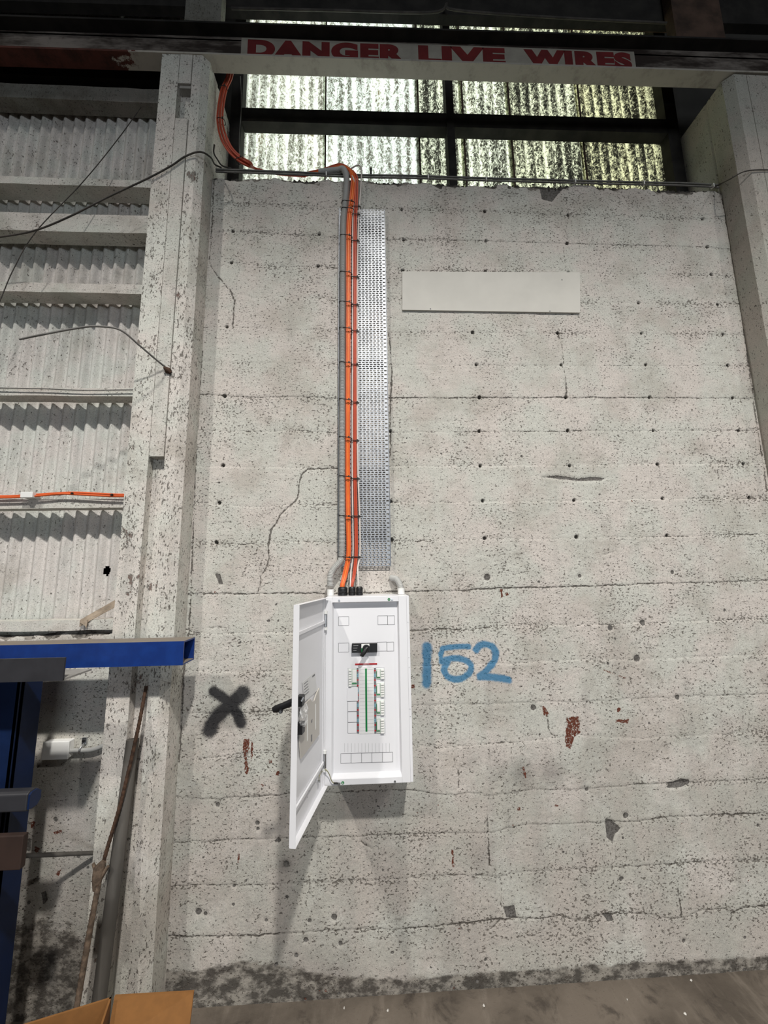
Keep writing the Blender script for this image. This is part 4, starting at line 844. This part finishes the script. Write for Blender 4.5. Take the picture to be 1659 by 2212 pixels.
# ------------------------------------------------------------------ distribution board
BX0, BX1, BZ0, BZ1, BY = -.176, .192, .905, 1.665, -.17
db = thing('distribution_board', 'white electrical distribution board with its door open, on the wall', 'electrical board', (.008, 0, BZ0))
m = MB(); m.box(BX0,BX0+.002,BY+.004,-.004,BZ0,BZ1); m.box(BX1-.002,BX1,BY+.004,-.004,BZ0,BZ1); m.box(BX0,BX1,BY+.004,-.004,BZ1-.002,BZ1); m.box(BX0,BX1,BY+.004,-.004,BZ0,BZ0+.002); m.box(BX0,BX1,-.006,-.004,BZ0,BZ1)
m.build('enclosure', MAT['white'], db)
PXl, PXr, PZ0, PZ1 = -.147, .145, .929, 1.641
m = MB(); F0 = BY-.002
m.box(BX0,PXl,F0,BY+.006,BZ0,BZ1); m.box(PXr,BX1-.012,F0,BY+.006,BZ0,BZ1); m.box(PXl,PXr,F0,BY+.006,BZ0,PZ0); m.box(PXl,PXr,F0,BY+.006,PZ1,BZ1); m.box(BX1-.012,BX1,BY+.001,BY+.006,BZ0,BZ1)
m.build('front_frame', MAT['white'], db, .0015)
PY = BY+.022
m = MB(); m.box(PXl,PXr,PY,PY+.004,PZ0,PZ1)
for a in (0, 1):
    xa = PXl if a == 0 else PXr; s = 1 if a == 0 else -1
    m.add([(xa,BY+.004,PZ0),(xa,BY+.004,PZ1),(xa+s*.006,PY,PZ1),(xa+s*.006,PY,PZ0)],[(0,1,2,3) if a else (0,3,2,1)])
m.add([(PXl,BY+.004,PZ0),(PXr,BY+.004,PZ0),(PXr,PY,PZ0+.012),(PXl,PY,PZ0+.012)],[(0,1,2,3)]); m.add([(PXl,BY+.004,PZ1),(PXr,BY+.004,PZ1),(PXr,PY,PZ1-.004),(PXl,PY,PZ1-.004)],[(3,2,1,0)])
pan = m.build('inner_panel', MAT['white'], db)
LY = PY-.0006
def pt(px, py): 
    p = at(px, py, PY); return p[0], p[2]
def rect(m, x0, y0, x1, y1, th=.0007):
    a = pt(x0, (y0+y1)/2)[0]; c = pt(x1, (y0+y1)/2)[0]; z1_ = pt((x0+x1)/2, y0)[1]; z0_ = pt((x0+x1)/2, y1)[1]
    m.box(a,c,LY,PY,z1_-th,z1_+th); m.box(a,c,LY,PY,z0_-th,z0_+th); m.box(a-th,a+th,LY,PY,z0_,z1_); m.box(c-th,c+th,LY,PY,z0_,z1_); return a,c,z0_,z1_
m = MB()
for k_, r in enumerate(((731.2,1332.3,753.4,1351.1),(816.3,1330,837.4,1349.5),(837.4,1330,852.1,1349.5),(731.2,1389,753.4,1408.5),(814.6,1387,835.7,1406.5),(835.7,1387,850.5,1406.5))): m = MB(); rect(m, *r); m.build('knockout_outline', MAT['line'], db)
m = MB()
for k in range(5): rect(m, 736+k*22.5, 1627.5-k*.6, 758.5+k*22.5, 1648.5-k*.6)
m.build('terminal_outline', MAT['line'], db)
m = MB()
for a in ((751.4,1515,771,1537),(751.4,1537,771,1560.2),(751.4,1560.2,771,1583.7)): rect(m, *a)
m.build('blank_way_outline', MAT['line'], db)
m = MB()
for k in range(14):
    x, z1_ = pt(744.3+k*7.46,1605.5); z0_ = pt(744.3+k*7.46,1625)[1]; m.box(x-.0005,x+.0005,LY,PY,z0_,z1_)
rect(m, 751.4,1443,771,1484,.0004); rect(m, 813,1442,831,1584,.0005)
m.build('circuit_ticks', MAT['lineL'], db)
zA, zB = pt(791,1440)[1], pt(791,1585)[1]; xl, xr_ = pt(776,1510)[0], pt(808,1510)[0]
card_ = MB().box(xl,xr_,LY-.0006,PY,zB,zA).build('circuit_label', MAT['paper'], db)
m = MB()
for k in range(18):
    z = zA-.012-(zA-zB-.016)*k/17.6; m.box(xl+.002,xr_-.002,LY-.0011,LY-.0006,z-.0003,z+.0003)
m.build('ruled_lines', MAT['lineL'], card_)
xg = pt(791,1500)[0]; MB().box(xg-.0040,xg+.0040,LY-.0016,LY-.0006,pt(791,1580)[1],pt(791,1444)[1]).build('green_bar', MAT['green'], card_)
r0, r1 = pt(767,1435), pt(814.6,1435); t_ = MB().box(r0[0],r1[0],LY-.001,PY,r0[1]-.0032,r0[1]+.0032).build('red_strip', MAT['red'], db)
MB().box((r0[0]+r1[0])/2-.014,(r0[0]+r1[0])/2+.014,LY-.0014,LY-.001,r0[1]-.0012,r0[1]+.0012).build('strip_print', MAT['lineL'], t_)
for side, cx in (('l',772.6),('r',809.8)):
    m = MB(); n = 35
    for k in range(n):
        py = 1444.5+k*(1582-1444.5)/(n-1); x, z = pt(cx+(1.0*(k/n)), py); ph = k % 8
        m.cur = 0 if ph in (0, 2, 5) else (1 if ph in (1,) else (2 if ph in (4, 3) else 3)); 
        if ph == 6: m.cur = 1
        if ph == 7: m.cur = 0
        h = .0036 if m.cur == 0 else .0030; w = .0038; m.box(x-w,x+w,LY-.0015,PY,z-h,z+h*.9)
    m.build('phase_markers', [MAT['line'], MAT['red'], MAT['blue'], MAT['whiteplastic']], db)
def breakers(x0, x1, y0, y1, bx0, bx1, n, flip):
    a = pt(x0,(y0+y1)/2)[0]; c = pt(x1,(y0+y1)/2)[0]; b0 = pt(bx0,(y0+y1)/2)[0]; b1 = pt(bx1,(y0+y1)/2)[0]; z1_ = pt(x0,y0)[1]; z0_ = pt(x0,y1)[1]
    o = MB().box(min(a,b0)-.001,max(c,b1)+.001,LY-.002,PY,z0_,z1_).build('breaker_group', MAT['palegreen'], db, .0008)
    for k in range(n):
        z = z0_+(z1_-z0_)*(k+.5)/n; h = (z1_-z0_)/n*.34
        MB().box(a,c,LY-.009,LY-.002,z-h,z+h).build('toggle', MAT['whiteplastic'], o, .0008)
    MB().box(b0+.0015,b1-.0015,LY-.004,LY-.002,z0_+(z1_-z0_)*.25,z1_-.004).build('cover_strip', MAT['whiteplastic'], o, .0008)
    MB().box(b0,b1,LY-.0045,LY-.002,z0_+(z1_-z0_)*.16,z0_+(z1_-z0_)*.20).build('green_tab', MAT['green'], o)
    if flip: MB().box(b0-.0012,b0+.0008,LY-.0045,LY-.002,z0_+(z1_-z0_)*.18,z1_-(z1_-z0_)*.2).build('green_edge', MAT['green'], o)
breakers(753.4,759.5,1445,1483,760.5,770.6,7,0)
for y0, y1, n in ((1444.5,1467,4),(1475,1505,6),(1513,1544.5,6),(1551.6,1583.7,6)): breakers(822.5,829.6,y0,y1,813.7,821,n,1)
a = pt(749.5,1500)[0]; c = pt(773,1500)[0]; MB().box(a,c,LY-.0025,PY,pt(760,1514)[1],pt(760,1484.5)[1]).build('blanking_plate', MAT['white'], db, .0008)
# main switch
a, c = pt(760.3,1398)[0], pt(814.6,1398)[0]; z0_, z1_ = pt(787,1408.5)[1], pt(787,1388.4)[1]
ms = MB().box(a,c,PY-.016,PY,z0_,z1_).build('main_switch', MAT['black'], db, .002)
a2, c2 = pt(780.8,1398)[0], pt(798,1398)[0]; MB().box(a2,c2,PY-.0175,PY-.016,z0_+.006,z1_-.002).build('indicator_plate', MAT['whiteplastic'], ms)
MB().box(a2,a2+.009,PY-.018,PY-.0172,z0_+.002,z0_+.020).build('green_mark', MAT['green'], ms)
for k in range(3): MB().box(a+.006,a+.020+.004*k,PY-.0166,PY-.016,z0_+.010+.010*k,z0_+.0112+.010*k).build('printed_mark', MAT['lineL'], ms)
k0 = np.array([pt(791,1399)[0], 0, pt(791,1399)[1]]); k1 = np.array([pt(782,1413)[0], 0, pt(782,1413)[1]])
m = MB(); m.tube([(k0[0],PY-.030,k0[2]),(k0[0],PY-.016,k0[2])],.0165,18); m.tube([(k0[0]+.006,PY-.036,k0[2]+.008),(k0[0],PY-.040,k0[2]),(k1[0],PY-.042,k1[2]+.002),(k1[0]-.001,PY-.042,k1[2]-.001)],[.006,.010,.0085,.0075],10,flat=.8); m.build('rotary_handle', MAT['black'], ms)
# screws, earth labels, glands
for px, py in ((732.7,1296.8),(846.8,1294.8),(853,1687.5)):
    p = at(px,py,F0); MB().tube([p+[0,-.003,0],p+[0,.001,0]],.0042,10).build('screw', MAT['zinc'], db)
for px, py in ((840.2,1294.8),(740.4,1691)):
    p = at(px,py,F0); e = MB().tube([p+[0,-.0008,0],p+[0,.0005,0]],.0062,16).build('earth_sticker', MAT['green'], db)
    m = MB(); m.box(p[0]-.0004,p[0]+.0004,p[1]-.0014,p[1]-.0008,p[2]-.001,p[2]+.004)
    for kk in range(3): m.box(p[0]-.003+.001*kk,p[0]+.003-.001*kk,p[1]-.0014,p[1]-.0008,p[2]-.0014-.0013*kk,p[2]-.0008-.0013*kk)
    m.build('earth_symbol', MAT['whiteplastic'], e)
for z in (1.16,1.19,1.36,1.40,1.55): MB().box(BX1-.008,BX1-.006,BY-.0005,BY+.0012,z,z+.002).build('vent_dot', MAT['line'], db)
for px, rr, mm_ in ((740.3,.0225,'black'),(760.5,.0165,'black'),(776.5,.0160,'black')):
    c = at(px,1279,Gb); x = c[0]; g = MB().tube([(x,Gb,BZ1+.001),(x,Gb,BZ1+.012)],rr*1.0,8).build('gland_nut', MAT['black'], db)
    MB().tube([(x,Gb,BZ1+.012),(x,Gb,BZ1+.016),(x,Gb,BZ1+.034),(x,Gb,BZ1+.040)],[rr*.85,rr*.98,rr*.98,rr*.72],12).build('gland_cap', MAT['black'], g)
for px in (713.8,866.5):
    x = at(px,1275,-.08)[0]; MB().tube([(x,-.08,BZ1+.001),(x,-.08,BZ1+.030)],.0165,16).build('conduit_adaptor', MAT['whiteplastic'], db)
# door
HX_, HY_ = BX0-.004, BY-.003; OX_, OY_ = -.248, -.545
dd = np.array([OX_-HX_, OY_-HY_, 0.]); DL = np.linalg.norm(dd); dd /= DL; dn = np.array([-dd[1], dd[0], 0.])
if dn[0] < 0: dn = -dn           # inside normal points right, towards the panel
def dp(s, z, o=0.0): p = np.array([HX_, HY_, 0.])+dd*s+dn*o; return (p[0], p[1], z)
DZ0, DZ1 = BZ0+.004, BZ1-.002; DT = .020
def dbox(m, s0, s1, o0, o1, z0, z1): return m.hexa([dp(s0,z0,o0),dp(s1,z0,o0),dp(s1,z0,o1),dp(s0,z0,o1)],[dp(s0,z1,o0),dp(s1,z1,o0),dp(s1,z1,o1),dp(s0,z1,o1)])
m = MB(); dbox(m, .006, DL, -.0015, 0, DZ0, DZ1); dbox(m, DL-.0015, DL, 0, DT, DZ0, DZ1); dbox(m, .006, .0075, 0, .006, DZ0, DZ1); dbox(m, .006, DL, 0, DT, DZ1-.0015, DZ1); dbox(m, .006, DL, 0, DT, DZ0, DZ0+.0015)
dbox(m, .0075, .026, 0, .003, DZ0, DZ1)
door = m.build('door', MAT['white'], db, .0008, 1)
zt1 = on_plane(690,1352,dp(0,0,0),dn)[2]; 
for nm, za, zb in (('stiffener',1.555,1.568),('stiffener',.995,1.008)):
    m = MB(); dbox(m, .02, DL-.012, .001, .008, za, zb); m.build(nm, MAT['white'], door, .001)
def don(px, py, o=.003):
    return on_plane(px, py, dp(0,0,o), dn)
def dpoly(name, pxs, o0, th, mat, parent=None):
    P = [don(x, y, o0) for x, y in pxs]; m = MB(); m.prism(P, dn*th); return m.build(name, mat, parent or door)
dpoly('document_pocket', [(648,1530),(660,1517),(668,1510),(672,1516),(677,1513),(681,1500),(687.6,1486),(687.6,1586),(648,1639),(645,1600)], .003, .005, MAT['beige'])
dpoly('pocket_slot', [(663,1543),(665,1543),(665,1598),(663,1602)], .0082, .0006, MAT['whiteplastic'])
dpoly('pocket_slot', [(680.5,1521),(682.5,1520),(682.5,1573),(680.5,1577)], .0082, .0006, MAT['whiteplastic'])
for q_ in ([(672,1588),(674,1586),(674,1600),(672,1603)],[(672.5,1556),(674.5,1553),(674,1560),(672,1562)]): dpoly('pocket_mark', q_, .0082, .0006, MAT['line'])
P = [don(x, y, .0015) for x, y in ((653,1474),(680,1451.5),(684.5,1492),(657,1516))]
cs = thing('circuit_card', 'white printed card tucked into the beige pocket on the open door', 'card', P[3])
m = MB(); m.prism(P, dn*.0008); m.build('sheet', MAT['paper'], cs)
for k in range(5):
    a = P[0]*(1-.14*k-.12)+P[3]*(.14*k+.12); b_ = P[1]*(1-.14*k-.12)+P[2]*(.14*k+.12); u0 = a*.93+b_*.07+dn*.001; u1 = a*.62+b_*.38+dn*.001
    m = MB(); m.prism([u0,u1,u1-[0,0,.0022],u0-[0,0,.0022]], dn*.0003); m.build('print_line', MAT['line'], cs)
a = P[0]*.92+P[3]*.08; b_ = P[1]*.92+P[2]*.08; u0 = a*.25+b_*.75+dn*.001; u1 = a*.03+b_*.97+dn*.001
m = MB(); m.prism([u0,u1,u1-[0,0,.006],u0-[0,0,.006]], dn*.0003); m.build('print_line', MAT['line'], cs)
c = don(657,1545,.022); m = MB(); V = []; gx = 9
for i in range(gx):
    for j in range(gx):
        a1_, a2_ = math.pi*(i/(gx-1)-.5), 2*math.pi*j/(gx-1); rr = 1+rng.uniform(-.22,.22)*(0 < j < gx-1)
        V.append(c+np.array([0,0,1])*math.sin(a1_)*.036*rr+dd*math.cos(a1_)*math.cos(a2_)*.032*rr+dn*math.cos(a1_)*math.sin(a2_)*.011*rr)
m.add(V, [(i*gx+j,i*gx+j+1,(i+1)*gx+j+1,(i+1)*gx+j) for i in range(gx-1) for j in range(gx-1)])
plain('parts_bag', m, MAT['film'], 'small crumpled clear plastic bag of screws hanging in the door pocket', 'plastic bag')
for px, py, hz in ((646,1513,.034),(646,1572,.036)):
    c = don(px, py, .006); s = (c-np.array([HX_,HY_,0]))@dd; s = min(s, DL-.022); m = MB(); dbox(m, s-.016, s+.014, .001, .022, c[2]-hz/2, c[2]+hz/2); lk = m.build('lock_body', MAT['black'], door, .002)
c = don(651,1515,.02); MB().tube([c, c+dn*.006+dd*-.004+np.array([0,0,.012])],.004,8).build('lock_rod', MAT['zinc'], door)
# swing handle on the outside of the door
h0 = np.array(dp(DL-.035, at(632,1517,-.5)[2], -.004)); h1 = at(590,1534,-.50)
m = MB(); pa = h0+np.array([.0,0,.006]); dvh = h1-pa; 
m.tube([pa, pa+dvh*.15, pa+dvh*.5, pa+dvh*.85, h1],[.013,.0125,.0115,.0125,.0095],10,flat=.75); m.tube([pa+dvh*.62+[0,-.004,-.010],pa+dvh*.62+[0,-.012,-.012]],.0075,10)
lv = m.build('lever_handle', MAT['black'], door, 0); cc = pa+dvh*.62+np.array([0,-.0125,-.012]); MB().tube([cc,cc+[0,-.002,0]],.0048,10).build('key_barrel', MAT['zinc'], lv)
for z in (1.567,1.006):
    x = BX0+.0025; hg = MB().tube([(x,HY_-.012,z-.026),(x,HY_-.012,z+.026)],.0065,10).build('hinge', MAT['zinc'], db)
    m = MB(); m.box(x-.008,x+.006,HY_-.012,HY_-.004,z-.018,z+.018); m.build('hinge_leaf', MAT['zinc'], hg)
    for q_ in (-.034,.034): MB().tube([(x,HY_-.012,z+q_-.006),(x,HY_-.012,z+q_+.006)],.0070,10).build('hinge_knuckle', MAT['whiteplastic'], hg)
MAT['earth'] = simple('green_yellow_wire', (0.22,0.21,0.10), .5, 0, .3, 60)
ew = [don(689,1688,.008), don(690,1676,.02), at(697,1665,-.19), at(704,1663,-.195), at(711,1672,-.19), at(716,1686,-.185), at(722,1692,-.18), at(731,1692.5,-.176)]
w = MB().tube(spline(ew, 8), .0016, 8).build('earth_wire', MAT['earth'], db)
MB().tube([ew[-2]+[-.002,0,0], ew[-1]],.0036,8).build('lug', MAT['tieblack'], w); MB().tube([ew[-1]+[.004,-.006,0],ew[-1]+[.004,.003,0]],.0050,8).build('lug_bolt', MAT['zinc'], w)
MB().tube([ew[0]-dn*.006, ew[0]+dn*.004],.0045,8).build('lug_bolt', MAT['zinc'], w)
for px, py in ((667,1708),(664,1722)): c = don(px,py,.0016); MB().tube([c,c+dn*.0006],.002,8).build('door_hole', MAT['line'], door)

# ------------------------------------------------------------------ bits of plaster on the floor
sp = [(1493,2118,'plaster flake on the floor at the far right, close to the wall'),(1480,2190,'bright plaster flake on the floor at the bottom right'),(1355,2160,'thin plaster flake on the floor below the triangular spall'),(745,2148,'plaster flake at the wall foot below the open cabinet door'),(838,2183,'tiny bright plaster flake on the floor below the cabinet'),(1045,2172,'plaster flake on bare floor, right of the cabinet')]
for k, (px, py, lb_) in enumerate(sp):
    d = ray(px, py); tt = -CAM[2]/d[2]; c = CAM+tt*d
    if c[1] > -.01: c[1] = -.02-.02*rng.random()
    c[2] = .0035; r = .003+.003*rng.random(); m = MB(); V = [c+np.array([r*rng.uniform(.6,1.3)*math.cos(a), r*rng.uniform(.6,1.6)*math.sin(a), -.003]) for a in np.linspace(0,5.2,6)]+[c+np.array([0,0,.003])]
    m.add(V, [(i,(i+1)%6,6) for i in range(6)]+[(5,4,3,2,1,0)])
    tag(m.build('plaster_flake', MAT['stone']), lb_, 'flake', 'plaster flakes on the floor')
